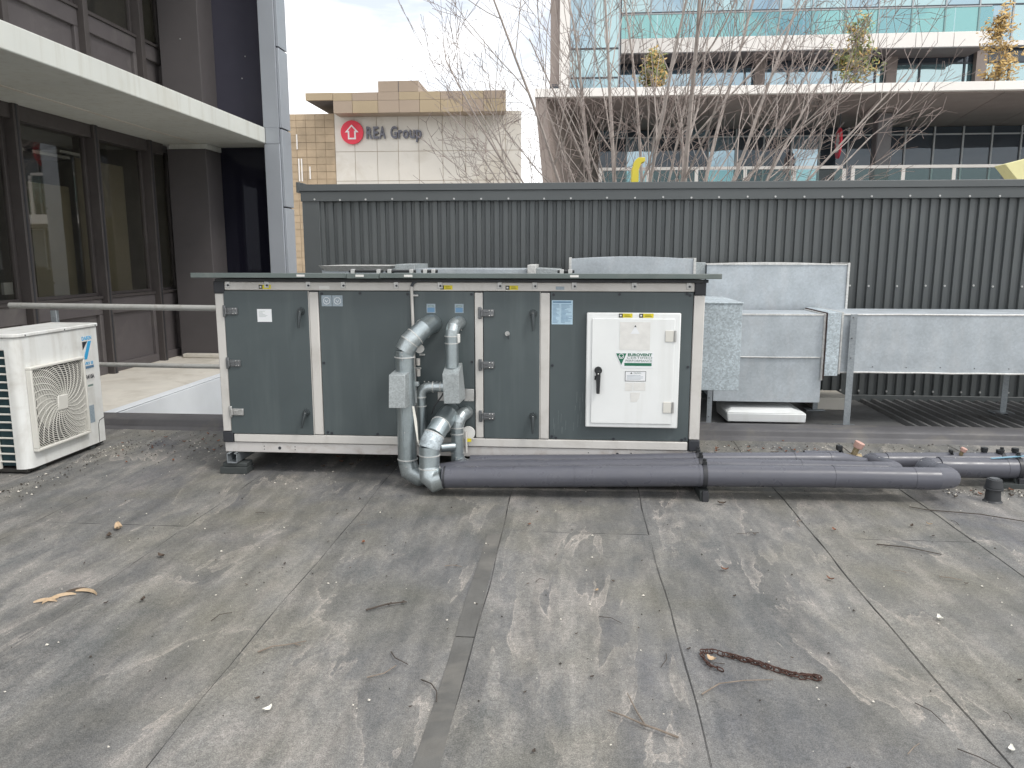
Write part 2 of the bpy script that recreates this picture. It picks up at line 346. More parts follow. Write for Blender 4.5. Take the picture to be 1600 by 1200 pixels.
# ------------------------------------------------------------------ ground far below and the roof floor
g = struct(B('street_ground', (-1500, -300, -4.6), (1500, 1500, -4.5), 'street'))
roof = struct(B('roof_floor', (-6.6, -5, -0.45), (9.5, 6.95, -0.012), 'bitumen'))
seams = [-6.55, -6.17, -5.23, -4.28, -3.33, -2.35, -1.37, -0.41, 0.47, 1.44, 2.34, 3.28, 4.22, 5.16, 6.1, 7.05, 8.0, 9.4]
breaks = {4: [-1.1, 4.3], 5: [1.2], 6: [-0.6], 7: [-2.0, 4.38], 8: [0.9], 9: [4.41], 10: [4.45], 11: [3.0], 3: [2.5], 2: [5.0], 12: [4.45]}
def edge_wob(y, k): return 0.006 * sin(y * 2.3 + k * 1.7) + 0.003 * sin(y * 7.1 + k)
def sheet(x0, x1, y0, y1, k):
    n = max(2, int((y1 - y0) / 0.25)); prof = [(0.0, -0.004), (0.0, 0.0036), (0.09, 0.0032), (0.13, 0.0015), (0.5, 0.001), (x1 - x0, 0.0005), (x1 - x0 + 0.05, -0.0015)]
    vs = []; fs = []; c = len(prof)
    for i in range(n + 1):
        y = y0 + (y1 - y0) * i / n; lift = 0.0035 if i == n else 0.0
        for j, (u, z) in enumerate(prof): vs.append((x0 + u + (edge_wob(y, k) if j < 2 else 0), y + (0.03 if i == n else 0), z + lift))
    for i in range(n):
        for j in range(c - 1): fs.append((i * c + j, i * c + j + 1, (i + 1) * c + j + 1, (i + 1) * c + j))
    MB().add(vs, fs).build('membrane_sheet', 'floor', roof)
    m = MB()   # bitumen bleed beside the lap
    pts = [(x0 - 0.004 + edge_wob(y0 + (y1 - y0) * i / (n * 2), k), y0 + (y1 - y0) * i / (n * 2), 0.001) for i in range(2 * n + 1)]
    m.tube(pts, [0.0006 + 0.0034 * R.random() ** 3 for _ in pts], 5); m.build('seam_bead', 'bitumen', roof)
for k in range(len(seams) - 1):
    ys = [-5] + breaks.get(k, []) + [6.95]
    for a, b in zip(ys[:-1], ys[1:]):
        sheet(seams[k], seams[k + 1], a, b, k)
        if b < 6.9:
            m = MB(); m.tube([(seams[k] + (seams[k + 1] - seams[k]) * i / 12, b + 0.034 + 0.004 * sin(i * 1.9), 0.0015) for i in range(13)], 0.0035, 5); m.build('seam_bead', 'bitumen', roof)
M['lap'] = pm('lap_strip', (98, 97, 94), 0.8, var=0.2, scale=5, dirt=(126, 122, 115), dscale=2.2, damt=0.9, bmp=0.4, bscale=210)
for y0, y1 in ((1.2, 3.09), (3.1, 4.35)):
    m = MB(); n = 10
    for i in range(n):
        a, b = y0 + (y1 - y0) * i / n, y0 + (y1 - y0) * (i + 1) / n
        xa, xb = -0.50 + 0.004 * sin(a * 5), -0.50 + 0.004 * sin(b * 5)
        m.add([(xa, a, 0.0045), (-0.416, a, 0.0045), (-0.416, b, 0.0045), (xb, b, 0.0045)], [(0, 1, 2, 3)])
    m.build('lap_strip', 'lap', roof)

# kerb at the roof edge, tray and ribbed deck behind it
kb = struct(MB().prism([(6.84, -0.3), (6.84, 0.0), (6.9, 0.03), (6.92, 0.085), (6.95, 0.1), (7.16, 0.1), (7.2, 0.06), (7.2, -0.3)], -4.83, 9.5, 'x').build('roof_kerb', 'kerb', bevel=0.01))
dk = struct(B('deck_tray', (-2.95, 7.2, -0.3), (3.1, 8.62, 0.07), 'deck'))
dp = struct(B('metal_deck', (3.1, 7.2, -0.3), (9.5, 8.62, 0.05), 'deck'))
for i in range(int((9.4 - 3.15) / 0.12)):
    x = 3.15 + i * 0.12
    MB().prism([(x, 0.048), (x + 0.018, 0.084), (x + 0.048, 0.084), (x + 0.066, 0.048)], 7.2, 8.615, 'y').build('deck_rib', 'deck', dp)

# ------------------------------------------------------------------ ribbed metal screen wall
wall = thing('screen_wall', 'long dark grey ribbed metal screen wall behind the ducts', 'wall', (-3.05, 8.63, 0))
PITCH = 0.0985
def rib_sheet(x0, n, z0, z1):
    prof = [(0, 0), (0.05, 0), (0.058, 0.027), (0.0905, 0.027), (PITCH, 0)]
    vs = []; fs = []
    pts = []
    for i in range(n): pts += [(x0 + i * PITCH + a, 8.63 + b) for a, b in prof[:-1]]
    pts.append((x0 + n * PITCH, 8.63))
    for a, b in pts: vs += [(a, b, z0), (a, b, z1)]
    for i in range(len(pts) - 1): fs.append((2 * i, 2 * i + 2, 2 * i + 3, 2 * i + 1))
    return MB().add(vs, fs)
x = -2.86
while x < 9.2:
    rib_sheet(x, 8, 0.12, 2.36).build('metal_sheet', 'wall_sheet', wall, smooth=False); x += 8 * PITCH
    
B('corner_flashing', (-3.05, 8.60, -0.3), (-2.855, 8.75, 2.30), 'wall_flash', wall, 0.004)
B('backing', (-3.04, 8.70, -4.4), (9.4, 8.78, 2.33), 'wall_flash', wall)
B('fascia_flashing', (-3.06, 8.585, 2.235), (9.4, 8.76, 2.345), 'wall_flash', wall, 0.004)
MB().hexa([(-3.08, 8.57, 2.345), (9.4, 8.57, 2.345), (9.4, 8.80, 2.345), (-3.08, 8.80, 2.345), (-3.08, 8.575, 2.42), (9.4, 8.575, 2.42), (9.4, 8.80, 2.435), (-3.08, 8.80, 2.435)]).build('cap_flashing', 'wall_flash', wall, 0.006)
B('cap_end', (-3.10, 8.565, 2.33), (-3.062, 8.81, 2.445), 'wall_flash', wall, 0.004)
B('base_flashing', (-2.85, 8.60, 0.05), (9.4, 8.64, 0.125), 'wall_flash', wall, 0.004)
screw = MB().tube([(0, 0.004, 0), (0, -0.003, 0)], 0.011, 8).tube([(0, -0.003, 0), (0, -0.009, 0)], 0.006, 6).mesh('screw')
def screws(pts, parent, mat='zinc_bright'):
    for p in pts:
        o = obj('screw', screw, mat); o.parent = parent; o.matrix_parent_inverse = Matrix.Translation(parent_base(parent)).inverted(); o.location = p
x = -2.9; i = 0
sp = []
while x < 9.2:
    sp.append((x, 8.582, 2.255 + R.uniform(-.006, .006))); x += R.choice((0.29, 0.39, 0.3, 0.3))
screws(sp, wall)
sp = []
x = 2.75
while x < 6.5: sp += [(x, 8.625, 0.17 + R.uniform(-.005, .005)), (x + 0.02, 8.625, 1.32 + R.uniform(-.006, .006))]; x += R.choice((PITCH * 3, PITCH * 2, PITCH * 3))
screws(sp, wall)

# ------------------------------------------------------------------ air handling unit (front face on Y = 5.5)
ahu = thing('air_handling_unit', 'long grey and white rooftop air handling unit with access doors', 'air handler', (-2.64, 5.5, 0))
X0, X1, YF, YB, ZB, ZT = -2.64, 0.915, 5.5, 6.40, 0.245, 1.455
B('core', (X0 + 0.03, YF + 0.03, ZB), (X1 - 0.03, YB, ZT - 0.005), 'ahu_panel', ahu)
posts = [(-2.64, -2.575), (-1.93, -1.862), (-0.712, -0.652), (-0.238, -0.172), (0.84, 0.915)]
for k, (a, b) in enumerate(posts):
    e = 0.085 if k in (0, 4) else 0.07
    B('post', (a, YF - 0.006, ZB + e + 0.0), (b, YF + 0.04, ZT - e - 0.003), 'ahu_frame', ahu, 0.006)
    if 0 < k < 4:
        B('post_cap', (a + 0.002, YF - 0.004, ZT - e - 0.002), (b - 0.002, YF + 0.04, ZT - 0.064), 'corner_plastic', ahu, 0.003)
        B('post_cap', (a + 0.002, YF - 0.004, ZB + 0.067), (b - 0.002, YF + 0.04, ZB + e - 0.001), 'corner_plastic', ahu, 0.003)
B('top_rail', (-2.562, YF - 0.008, ZT - 0.062), (0.84, YF + 0.04, ZT), 'ahu_frame', ahu, 0.006)
B('bottom_rail', (-2.558, YF - 0.008, ZB + 0.003), (0.832, YF + 0.04, ZB + 0.066), 'ahu_frame', ahu, 0.006)
for xa, xb in ((-2.643, -2.562), (0.84, 0.918)):
    B('corner_piece', (xa, YF - 0.012, ZT - 0.085), (xb, YF + 0.05, ZT + 0.004), 'corner_plastic', ahu, 0.006)
    B('corner_piece', (xa, YF - 0.012, ZB), (xb, YF + 0.05, ZB + 0.082), 'corner_plastic', ahu, 0.006)
B('side_panel', (X1 - 0.029, YF + 0.05, ZB + 0.06), (X1 - 0.012, YB - 0.05, ZT - 0.06), 'ahu_panel', ahu, 0.004)
B('side_panel', (X0 + 0.012, YF + 0.05, ZB + 0.06), (X0 + 0.029, YB - 0.05, ZT - 0.06), 'ahu_panel', ahu, 0.004)
for xx in (X0, X1 - 0.05): B('side_rail', (xx, YF + 0.05, ZB), (xx + 0.05, YB, ZB + 0.06), 'ahu_frame', ahu, 0.004); B('side_rail', (xx, YF + 0.05, ZT - 0.06), (xx + 0.05, YB, ZT), 'ahu_frame', ahu, 0.004)
for xx in (X0, X1 - 0.06): B('post', (xx, YB - 0.06, ZB + 0.06), (xx + 0.06, YB + 0.003, ZT - 0.06), 'ahu_frame', ahu, 0.004)
# base channel
base = B('base_channel', (-2.637, YF + 0.004, 0.168), (0.912, YF + 0.06, 0.243), 'ahu_base', ahu, 0.004)
for xx, zz, rr in [(-2.21, 0.204, 0.012), (-2.33, 0.193, 0.004), (-2.33, 0.216, 0.004), (-2.09, 0.193, 0.004), (-2.09, 0.216, 0.004), (0.33, 0.21, 0.011), (0.43, 0.218, 0.005), (0.12, 0.216, 0.004)]:
    MB().tube([(xx, YF + 0.006, zz), (xx, YF + 0.0025, zz)], rr, 12).build('bolt_hole', 'ink', base)
B('base_channel', (-2.63, YB - 0.06, 0.168), (0.905, YB, 0.243), 'ahu_base', ahu, 0.004)
# panels and doors
zt, zb = ZT - 0.066, ZB + 0.07
def panel(name, a, b, proud): return B(name, (a, YF - proud, zb), (b, YF + 0.028, zt), 'ahu_panel', ahu, 0.003)
door1 = panel('door', -2.572, -1.937, 0.010); p2 = panel('panel', -1.858, -0.716, -0.002); door3 = panel('door', -0.648, -0.243, 0.010); p4 = panel('panel', -0.168, 0.836, -0.002)
B('door_gasket', (-1.9365, YF - 0.004, zb), (-1.931, YF + 0.02, zt), 'ahu_frame', ahu); B('door_gasket', (-0.2425, YF - 0.004, zb), (-0.2385, YF + 0.02, zt), 'ahu_frame', ahu)
for xx, zz, par in [(-1.835, zt - .02, p2), (-1.2, zt - .02, p2), (-1.55, zt - .015, p2), (-0.735, zt - .02, p2), (-1.84, 0.86, p2), (-1.83, zb + .02, p2), (-1.8, zb + .012, p2), (-1.45, zb + .012, p2), (-0.735, .88, p2), (-0.735, zb + .02, p2),
                    (-0.145, zt - .02, p4), (0.32, zt - .015, p4), (0.81, zt - .02, p4), (0.79, zt - .01, p4), (-0.15, .86, p4), (0.815, .86, p4), (-0.15, zb + .02, p4), (-0.12, zb + .01, p4), (0.3, zb + .01, p4), (0.815, zb + .02, p4), (0.79, zb + .01, p4)]:
    MB().tube([(xx, YF + 0.004, zz), (xx, YF - 0.004, zz)], 0.010, 10).build('bolt', 'ink', par)
def hinge(x, z, mat, par):
    h = MB()
    h.box((x - 0.002, YF - 0.022, z - 0.026), (x + 0.085, YF - 0.0105, z + 0.026)); hp = h.build('hinge', mat, par, 0.004)
    MB().box((x - 0.03, YF - 0.020, z - 0.043), (x - 0.006, YF - 0.007, z + 0.043)).build('hinge_leaf', mat, hp, 0.005)
    MB().tube([(x - 0.004, YF - 0.024, z - 0.022), (x - 0.004, YF - 0.024, z + 0.022)], 0.010, 10).build('hinge_pin', mat, hp)
    m = MB()
    for dz in (-0.008, 0.008): m.box((x + 0.01, YF - 0.030, z + dz - 0.004), (x + 0.045, YF - 0.0225, z + dz + 0.004))
    m.build('hinge_rib', mat, hp, 0.002)
    m = MB()
    for dx, dz in ((0.07, 0.016), (0.07, -0.016), (0.05, 0.018), (0.05, -0.018)): m.ball((x + dx, YF - 0.0225, z + dz), 0.0045, 8, 5)
    m.build('hinge_screws', 'zinc_bright', hp)
for z, mm in ((1.24, 'zinc'), (0.853, 'zinc'), (0.482, 'zinc_bright')): hinge(-2.552, z, mm, door1)
for z in (1.237, 0.86, 0.481): hinge(-0.655, z, 'zinc', door3)
def handle(x, z, par, tilt=0.0, ln=0.12):
    h = MB().tube([(x, YF - 0.011, z), (x, YF - 0.028, z)], [0.028, 0.025], 18)
    hp = h.build('handle', 'handle', par)
    MB().tube([(x, YF - 0.028, z), (x, YF - 0.046, z)], 0.016, 14).build('handle_hub', 'handle', hp)
    MB().tube([(x, YF - 0.040, z), (x + tilt * 0.3, YF - 0.054, z - ln * 0.35), (x + tilt, YF - 0.056, z - ln)], [0.014, 0.013, 0.008], 10).build('handle_lever', 'handle', hp)
    MB().ball((x, YF - 0.046, z), 0.006, 8, 5).build('handle_screw', 'zinc_bright', hp)
handle(-1.99, 1.242, door1, -0.008); handle(-1.985, 0.485, door1, -0.025, 0.11); handle(-0.290, 1.236, door3, 0.002); handle(-0.287, 0.487, door3, 0.0)
MB().tube([(-0.475, YF - 0.010, 1.09), (-0.475, YF - 0.022, 1.09)], 0.017, 14).build('key_lock', 'zinc_bright', door3)
MB().tube([(-0.470, YF - 0.024, 1.085), (-0.466, YF - 0.026, 1.05)], 0.003, 6).build('key', 'ink', door3)
# top rail brackets, stickers
for xx in (-2.535, -2.24, -1.93, -1.67, -1.28, -0.96, -0.53, -0.28, 0.0, 0.42, 0.8):
    b_ = B('bracket', (xx - 0.018, YF - 0.013, ZT - 0.045), (xx + 0.018, YF - 0.0085, ZT + 0.002), 'zinc_bright', ahu, 0.004)
    MB().tube([(xx + 0.004, YF - 0.013, ZT - 0.026), (xx + 0.004, YF - 0.019, ZT - 0.026)], 0.008, 8).build('bolt', 'ink', b_)
def warn(x, z, par, y, w_=0.09, h=0.03):
    s = B('sticker', (x, y - 0.001, z), (x + w_, y, z + h), 'yellow', par)
    B('symbol', (x, y - 0.0022, z + 0.001), (x + h * 0.95, y - 0.0012, z + h - 0.001), 'ink', s); B('symbol_mark', (x + 0.007, y - 0.0032, z + 0.009), (x + h * 0.95 - 0.008, y - 0.0024, z + h - 0.009), 'sticker_grey', s)
    m = MB()
    for q in range(2): m.box((x + h + 0.01, y - 0.002, z + 0.008 + q * 0.010), (x + w_ - 0.012 - q * 0.008, y - 0.0012, z + 0.011 + q * 0.010))
    m.build('printed_lines', 'ink', s)
for xx in (-2.30, -0.96, -0.488): warn(xx, ZT - 0.052, ahu, YF - 0.0085)
B('sticker', (-1.85, YF - 0.0095, ZT - 0.05), (-1.77, YF - 0.0085, ZT - 0.028), 'sticker_grey', ahu)
B('sticker', (-0.13, YF - 0.0095, ZT - 0.05), (-0.07, YF - 0.0085, ZT - 0.028), 'sticker_clear', ahu)
pp = B('paper_note', (-2.322, YF - 0.0118, 1.162), (-2.213, YF - 0.0105, 1.256), 'sticker_white', door1)
m = MB()
for q in range(6): m.box((-2.31, YF - 0.0124, 1.24 - q * 0.008), (-2.31 + R.uniform(.03, .08), YF - 0.0119, 1.2415 - q * 0.008))
m.build('printed_lines', 'ink_soft', pp)
for xx in (-1.838, -1.757):
    s = B('sticker', (xx, YF + 0.0005, 1.278), (xx + 0.076, YF + 0.0019, 1.358), 'sticker_clear', p2, 0.0)
    m = MB(); m.tube([(xx + 0.038 + 0.024 * cos(a * tau / 20), YF - 0.0002, 1.318 + 0.024 * sin(a * tau / 20)) for a in range(21)], 0.0022, 5, False)
    m.tube([(xx + 0.025, YF - 0.0002, 1.325), (xx + 0.038, YF - 0.0002, 1.308), (xx + 0.051, YF - 0.0002, 1.325)], 0.002, 5); m.build('printed_symbol', 'sticker_white', s)
lb = B('rating_label', (-0.158, YF + 0.0005, 1.158), (-0.008, YF + 0.0019, 1.33), 'sticker_blue', p4)
m = MB(); m.box((-0.15, YF - 0.001, 1.312), (-0.02, YF + 0.0004, 1.322))
for q in range(15):
    for c in range(2): m.box((-0.15 + c * 0.06, YF - 0.001, 1.298 - q * 0.009), (-0.15 + c * 0.06 + R.uniform(.02, .05 + .03 * c), YF + 0.0004, 1.3005 - q * 0.009))
m.build('printed_lines', 'print_blue', lb)
for xx in (-1.03, -0.825):
    s = B('sticker', (xx - 0.032, YF + 0.0005, 1.235), (xx + 0.032, YF + 0.0019, 1.3), 'sticker_clear', p2)
    MB().tube([(xx + 0.022 * cos(a * tau / 16), YF - 0.0002, 1.284 + 0.006 * sin(a * tau / 16)) for a in range(17)], 0.002, 5, False).build('printed_symbol', 'ink_soft', s)
    B('printed_lines', (xx - 0.026, YF - 0.0005, 1.24), (xx + 0.026, YF + 0.0004, 1.272), 'print_blue', s)
for k in range(15):
    xx = R.choice((R.gauss(-0.09, .02), R.gauss(-0.02, .04), R.gauss(0.04, .02))); zz = R.uniform(.34, .44) if xx < .0 or k % 2 else R.uniform(.4, .62); hh = R.uniform(.03, .11)
    MB().prism([(xx, zz), (xx + .002, zz + .004), (xx + .004, zz + hh), (xx + .0015, zz + hh * 1.1)], YF + 0.0006, YF + 0.0019, 'y').build('drip_mark', 'drip', p4)
# white electrical door
wd = B('electrical_box', (0.092, YF - 0.045, 0.42), (0.75, YF - 0.003, 1.246), 'white_door', ahu, 0.008)
dr = B('electrical_door', (0.13, YF - 0.054, 0.452), (0.708, YF - 0.0455, 1.206), 'white_door', wd, 0.003)
YD = YF - 0.0545
for q in (1.085, 0.575):
    B('hinge', (0.642, YD - 0.006, q - 0.04), (0.70, YD - 0.0005, q + 0.04), 'ac_grille', dr, 0.003)
    MB().tube([(0.711, YD - 0.004, q - 0.04), (0.711, YD - 0.004, q + 0.04)], 0.008, 10).build('hinge_pin', 'zinc_bright', dr)
hb = MB().tube([(0.178, YD, 0.838), (0.178, YD - 0.022, 0.838)], 0.027, 18).build('handle', 'black_plastic', dr)
MB().hexa([(0.167, YD - 0.034, 0.672), (0.19, YD - 0.034, 0.672), (0.19, YD - 0.018, 0.672), (0.167, YD - 0.018, 0.672), (0.162, YD - 0.034, 0.838), (0.196, YD - 0.034, 0.838), (0.196, YD - 0.01, 0.838), (0.162, YD - 0.01, 0.838)]).build('handle_lever', 'black_plastic', hb, 0.004)
B('handle_catch', (0.152, YD - 0.02, 0.77), (0.163, YD - 0.006, 0.80), 'black_plastic', hb, 0.002); MB().ball((0.178, YD - 0.034, 0.815), 0.006, 8, 5).build('key_slot', 'zinc_bright', hb)
warn(0.316, 1.213, wd, YF - 0.0455, 0.095, 0.029); warn(0.458, 1.213, wd, YF - 0.0455, 0.1, 0.029)
gs = B('faded_sticker', (0.324, YD - 0.001, 0.986), (0.537, YD + 0.0, 1.183), 'sticker_grey', dr)
tri = MB().prism([(0.40, 1.10), (0.465, 1.10), (0.432, 1.155)], YD - 0.0018, YD - 0.0011, 'y').build('warning_triangle', 'sticker_white', gs)
MB().prism([(0.425, 1.148), (0.44, 1.148), (0.4325, 1.162)], YD - 0.0026, YD - 0.0019, 'y').build('triangle_tip', 'ink', tri)
ev = MB().prism([(0.292, 0.968), (0.568, 0.968), (0.56, 0.856), (0.345, 0.856)], YD - 0.001, YD, 'y').build('certificate_sticker', 'sticker_white', dr)
e1 = MB().prism([(0.302, 0.961), (0.375, 0.961), (0.340, 0.878)], YD - 0.0018, YD - 0.0011, 'y').build('green_triangle', 'green_print', ev)
MB().tube([(0.339 + 0.017 * cos(a * tau / 20), YD - 0.0022, 0.940 + 0.017 * sin(a * tau / 20)) for a in range(21)], 0.0022, 5, False).tube([(0.324, YD - 0.0022, 0.942), (0.339, YD - 0.0022, 0.929), (0.354, YD - 0.0022, 0.942)], 0.002, 5).build('emblem', 'sticker_white', ev)
B('green_bar', (0.362, YD - 0.0018, 0.872), (0.553, YD - 0.0011, 0.893), 'green_print', ev)
text('lettering', 'EUROVENT', 0.026, face_front(0.385, YD - 0.0016, 0.943), 'green_print', ev, width=0.17, bold=0.001)
text('lettering', 'CERTIFIED', 0.024, face_front(0.378, YD - 0.0016, 0.922), 'ink_soft', ev, width=0.178)
text('lettering', 'PERFORMANCE', 0.024, face_front(0.370, YD - 0.0016, 0.900), 'ink_soft', ev, width=0.186)
wl = B('caution_label', (0.369, YD - 0.001, 0.762), (0.516, YD, 0.834), 'sticker_white', dr)
m = MB()
for a, b in (((0.369, 0.762), (0.516, 0.765)), ((0.369, 0.831), (0.516, 0.834)), ((0.369, 0.762), (0.372, 0.834)), ((0.513, 0.762), (0.516, 0.834))): m.box((a[0], YD - 0.0018, a[1]), (b[0], YD - 0.0011, b[1]))
m.build('printed_border', 'ink', wl)
m = MB(); m.prism([(0.405, 0.815), (0.42, 0.815), (0.4125, 0.827)], YD - 0.0018, YD - 0.0011, 'y').build('warning_triangle', 'ink', wl)
text('lettering', 'CAUTION', 0.014, face_front(0.43, YD - 0.0016, 0.816), 'ink_soft', wl, width=0.05)
m = MB()
for q in range(4): m.box((0.382, YD - 0.0018, 0.802 - q * 0.009), (0.382 + R.uniform(.09, .122), YD - 0.0011, 0.8045 - q * 0.009))
m.build('printed_lines', 'sticker_clear', wl)
B('faded_sticker', (0.371, YD - 0.001, 0.692), (0.424, YD, 0.75), 'sticker_grey', dr); B('faded_sticker', (0.43, YD - 0.001, 0.695), (0.514, YD, 0.752), 'sticker_grey', dr)
MB().prism([(0.412, 0.612), (0.455, 0.612), (0.472, 0.64), (0.478, 0.68), (0.409, 0.68)], YD - 0.001, YD, 'y').build('faded_sticker', 'sticker_grey', dr)
# conduit on the front
MB().tube([(0.93, YF - 0.02, ZT + 0.012), (-1.12, YF - 0.02, ZT + 0.012), (-1.15, YF - 0.02, ZT - 0.003), (-1.165, YF - 0.02, ZT - 0.03)], 0.011, 8).build('conduit', 'alu_dark', ahu)
MB().tube([(-1.165, YF - 0.02, ZT - 0.03), (-1.163, YF - 0.012, 1.2), (-1.155, YF - 0.012, 0.45)], 0.011, 8).build('conduit', 'ahu_frame', ahu)
for xx, zz in ((-1.13, 1.36), (-1.09, 0.93), (-1.12, 0.83)): B('conduit_clip', (xx - 0.03, YF - 0.018, zz - 0.007), (xx + 0.012, YF - 0.003, zz + 0.007), 'zinc_bright', ahu, 0.003)
for zz in (0.88, 0.80): MB().tube([(-1.125, YF - 0.03, zz - 0.025), (-1.125, YF - 0.03, zz + 0.025)], 0.014, 8).build('conduit_joint', 'ahu_frame', ahu)
# roof
for k, (a, b, dz) in enumerate(((-2.768, -1.62, 0.0), (-1.618, -1.382, -0.003), (-1.38, 1.008, 0.0))):
    rp = MB().hexa([(a, YF - 0.10, ZT + 0.03 + dz), (b, YF - 0.10, ZT + 0.03 + dz), (b, YB + 0.06, ZT + 0.008 + dz), (a, YB + 0.06, ZT + 0.008 + dz), (a, YF - 0.10, ZT + 0.066 + dz), (b, YF - 0.10, ZT + 0.066 + dz), (b, YB + 0.06, ZT + 0.030 + dz), (a, YB + 0.06, ZT + 0.030 + dz)]).build('roof_panel', 'ahu_roof', ahu, 0.004)
for xx in (-1.95, -1.52, -1.17, 0.0): B('torn_sticker', (xx - 0.03, YF - 0.1015, ZT + 0.04), (xx + 0.03, YF - 0.1003, ZT + 0.055), 'sticker_grey', ahu)
B('roof_gasket', (X0 + 0.02, YF - 0.03, ZT + 0.001), (X1 - 0.02, YF + 0.2, ZT + 0.022), 'black_plastic', ahu)
for xa, xb in ((-1.63, -1.38), (-1.36, -1.14), (-1.10, -0.98), (0.0 - 0.12, 0.0)):
    c_ = MB().tube([(xa, YF + 0.02, ZT + 0.077), (xb, YF + 0.02, ZT + 0.077)], 0.011, 8).build('roof_clamp', 'black_plastic', ahu)
    for q in (xa + 0.03, xb - 0.03): B('clamp_block', (q - 0.015, YF + 0.0, ZT + 0.058), (q + 0.015, YF + 0.04, ZT + 0.092), 'zinc_bright', c_, 0.003)

# supports below the unit
def foot(x, lab):
    t = thing('unit_support', lab, 'support', (x, 5.5, 0), 'supports under the air handling unit')
    B('rubber_block', (x - 0.105, 5.47, 0.0), (x + 0.105, 5.60, 0.055), 'rubber', t, 0.006); B('rubber_block', (x - 0.085, 5.48, 0.055), (x + 0.105, 5.59, 0.088), 'rubber', t, 0.006)
    m = MB()
    for a, b in (((-0.04, 0.089), (-0.034, 0.166)), ((0.034, 0.089), (0.04, 0.166)), ((-0.04, 0.089), (0.04, 0.095)), ((-0.04, 0.16), (-0.016, 0.166)), ((0.016, 0.16), (0.04, 0.166))): m.box((x + a[0], 5.46, a[1]), (x + b[0], 6.4, b[1]))
    m.build('strut_channel', 'galv_leg', t, 0.001)
    B('rubber_block', (x - 0.105, 6.2, 0.0), (x + 0.105, 6.33, 0.088), 'rubber', t, 0.006)
foot(-2.57, 'grey rubber block and steel channel under the left end of the grey unit')
foot(0.82, 'rubber block and steel channel under the right end of the grey unit')

# ------------------------------------------------------------------ insulated pipes
def arc(p0, p1, p2, n=4):
    p0, p1, p2 = Vector(p0), Vector(p1), Vector(p2)
    return [p0 * (1 - t) ** 2 + p1 * 2 * t * (1 - t) + p2 * t * t for t in [i / n for i in range(n + 1)]]
def band(p, d, r, par, mat='galv_flange', w_=0.006, nm='band'):
    p = Vector(p); d = Vector(d).normalized()
    MB().tube([p - d * w_, p + d * w_], r, 20).build(nm, mat, par)
def rivets(ps, par): 
    m = MB()
    for p in ps: m.ball(p, 0.005, 6, 4)
    m.build('rivets', 'zinc_bright', par)
Z1 = 0.14
# pipe A: upper left port -> riser with valve cover -> second black pipe
pa = thing('clad_pipe', 'insulated pipe with tall left galvanised riser and square valve cover', 'pipe', (-1.175, 5.25, 0))
r = 0.067
MB().tube([(-1.02, 5.5, 1.155), (-1.025, 5.40, 1.158), (-1.055, 5.32, 1.135), (-1.105, 5.285, 1.085)], r, 32).build('elbow', 'galv_pipe', pa)
MB().tube([(-1.105, 5.285, 1.085), (-1.14, 5.262, 1.05), (-1.175, 5.25, 0.985)], r + 0.003, 32).build('elbow_lower', 'galv_elbow', pa)
MB().tube([(-1.175, 5.25, 0.99), (-1.175, 5.248, 0.83)], r - 0.003, 24).build('riser', 'galv_pipe', pa)
MB().tube([(-1.175, 5.248, 0.83), (-1.168, 5.235, 0.185)], r, 24).build('riser', 'galv_pipe', pa)
MB().tube([(-1.168, 5.235, 0.19), (-1.155, 5.235, 0.13), (-1.09, 5.24, 0.085), (-1.0, 5.26, 0.10)], r, 32).build('bottom_elbow', 'galv_elbow', pa)
for p, d in (((-1.105, 5.285, 1.085), (-1, -.6, -1)), ((-1.14, 5.262, 1.05), (-.7, -.3, -1)), ((-1.175, 5.25, 0.945), (0, 0, 1)), ((-1.168, 5.235, 0.215), (0, 0, 1)), ((-1.062, 5.36, 1.13), (-1, -1, -.6))):
    band(p, d, r + 0.006, pa, w_=0.003)
rivets([(-1.178, 5.25 - r - .002, z) for z in (0.96, 0.985, 0.93)] + [(-1.17, 5.232 - r, 0.42), (-1.165, 5.232 - r, 0.17)], pa)
MB().tube([(-1.19, 5.252 - r, 0.96), (-1.19, 5.25 - r, 0.86)], 0.0025, 5).tube([(-1.185, 5.24 - r + .003, 0.6), (-1.178, 5.232 - r + .003, 0.2)], 0.0025, 5).build('lock_seam', 'galv_pipe', pa)
bx = MB().hexa([(-1.268, 5.12, 0.605), (-1.15, 5.12, 0.605), (-1.105, 5.31, 0.605), (-1.245, 5.31, 0.605), (-1.262, 5.13, 0.835), (-1.15, 5.13, 0.835), (-1.115, 5.31, 0.862), (-1.24, 5.31, 0.862)]).build('valve_cover', 'galv_box', pa, 0.003)
B('valve_strap', (-1.112, 5.26, 0.735), (-1.085, 5.30, 0.765), 'galv_elbow', pa, 0.003)
MB().tube([(-1.10, 5.42, 0.985), (-1.10, 5.395, 0.985)], 0.032, 20).build('port_disc', 'sticker_grey', pa)
m = MB(); m.add([(-1.12, 5.2, 0.605), (-1.105, 5.2, 0.605), (-1.085, 5.19, 0.5), (-1.078, 5.185, 0.38), (-1.068, 5.185, 0.31), (-1.085, 5.18, 0.36), (-1.10, 5.185, 0.46)], [(0, 1, 2, 6), (6, 2, 3, 5), (5, 3, 4)]); m.build('foil_strip', 'paper', pa)
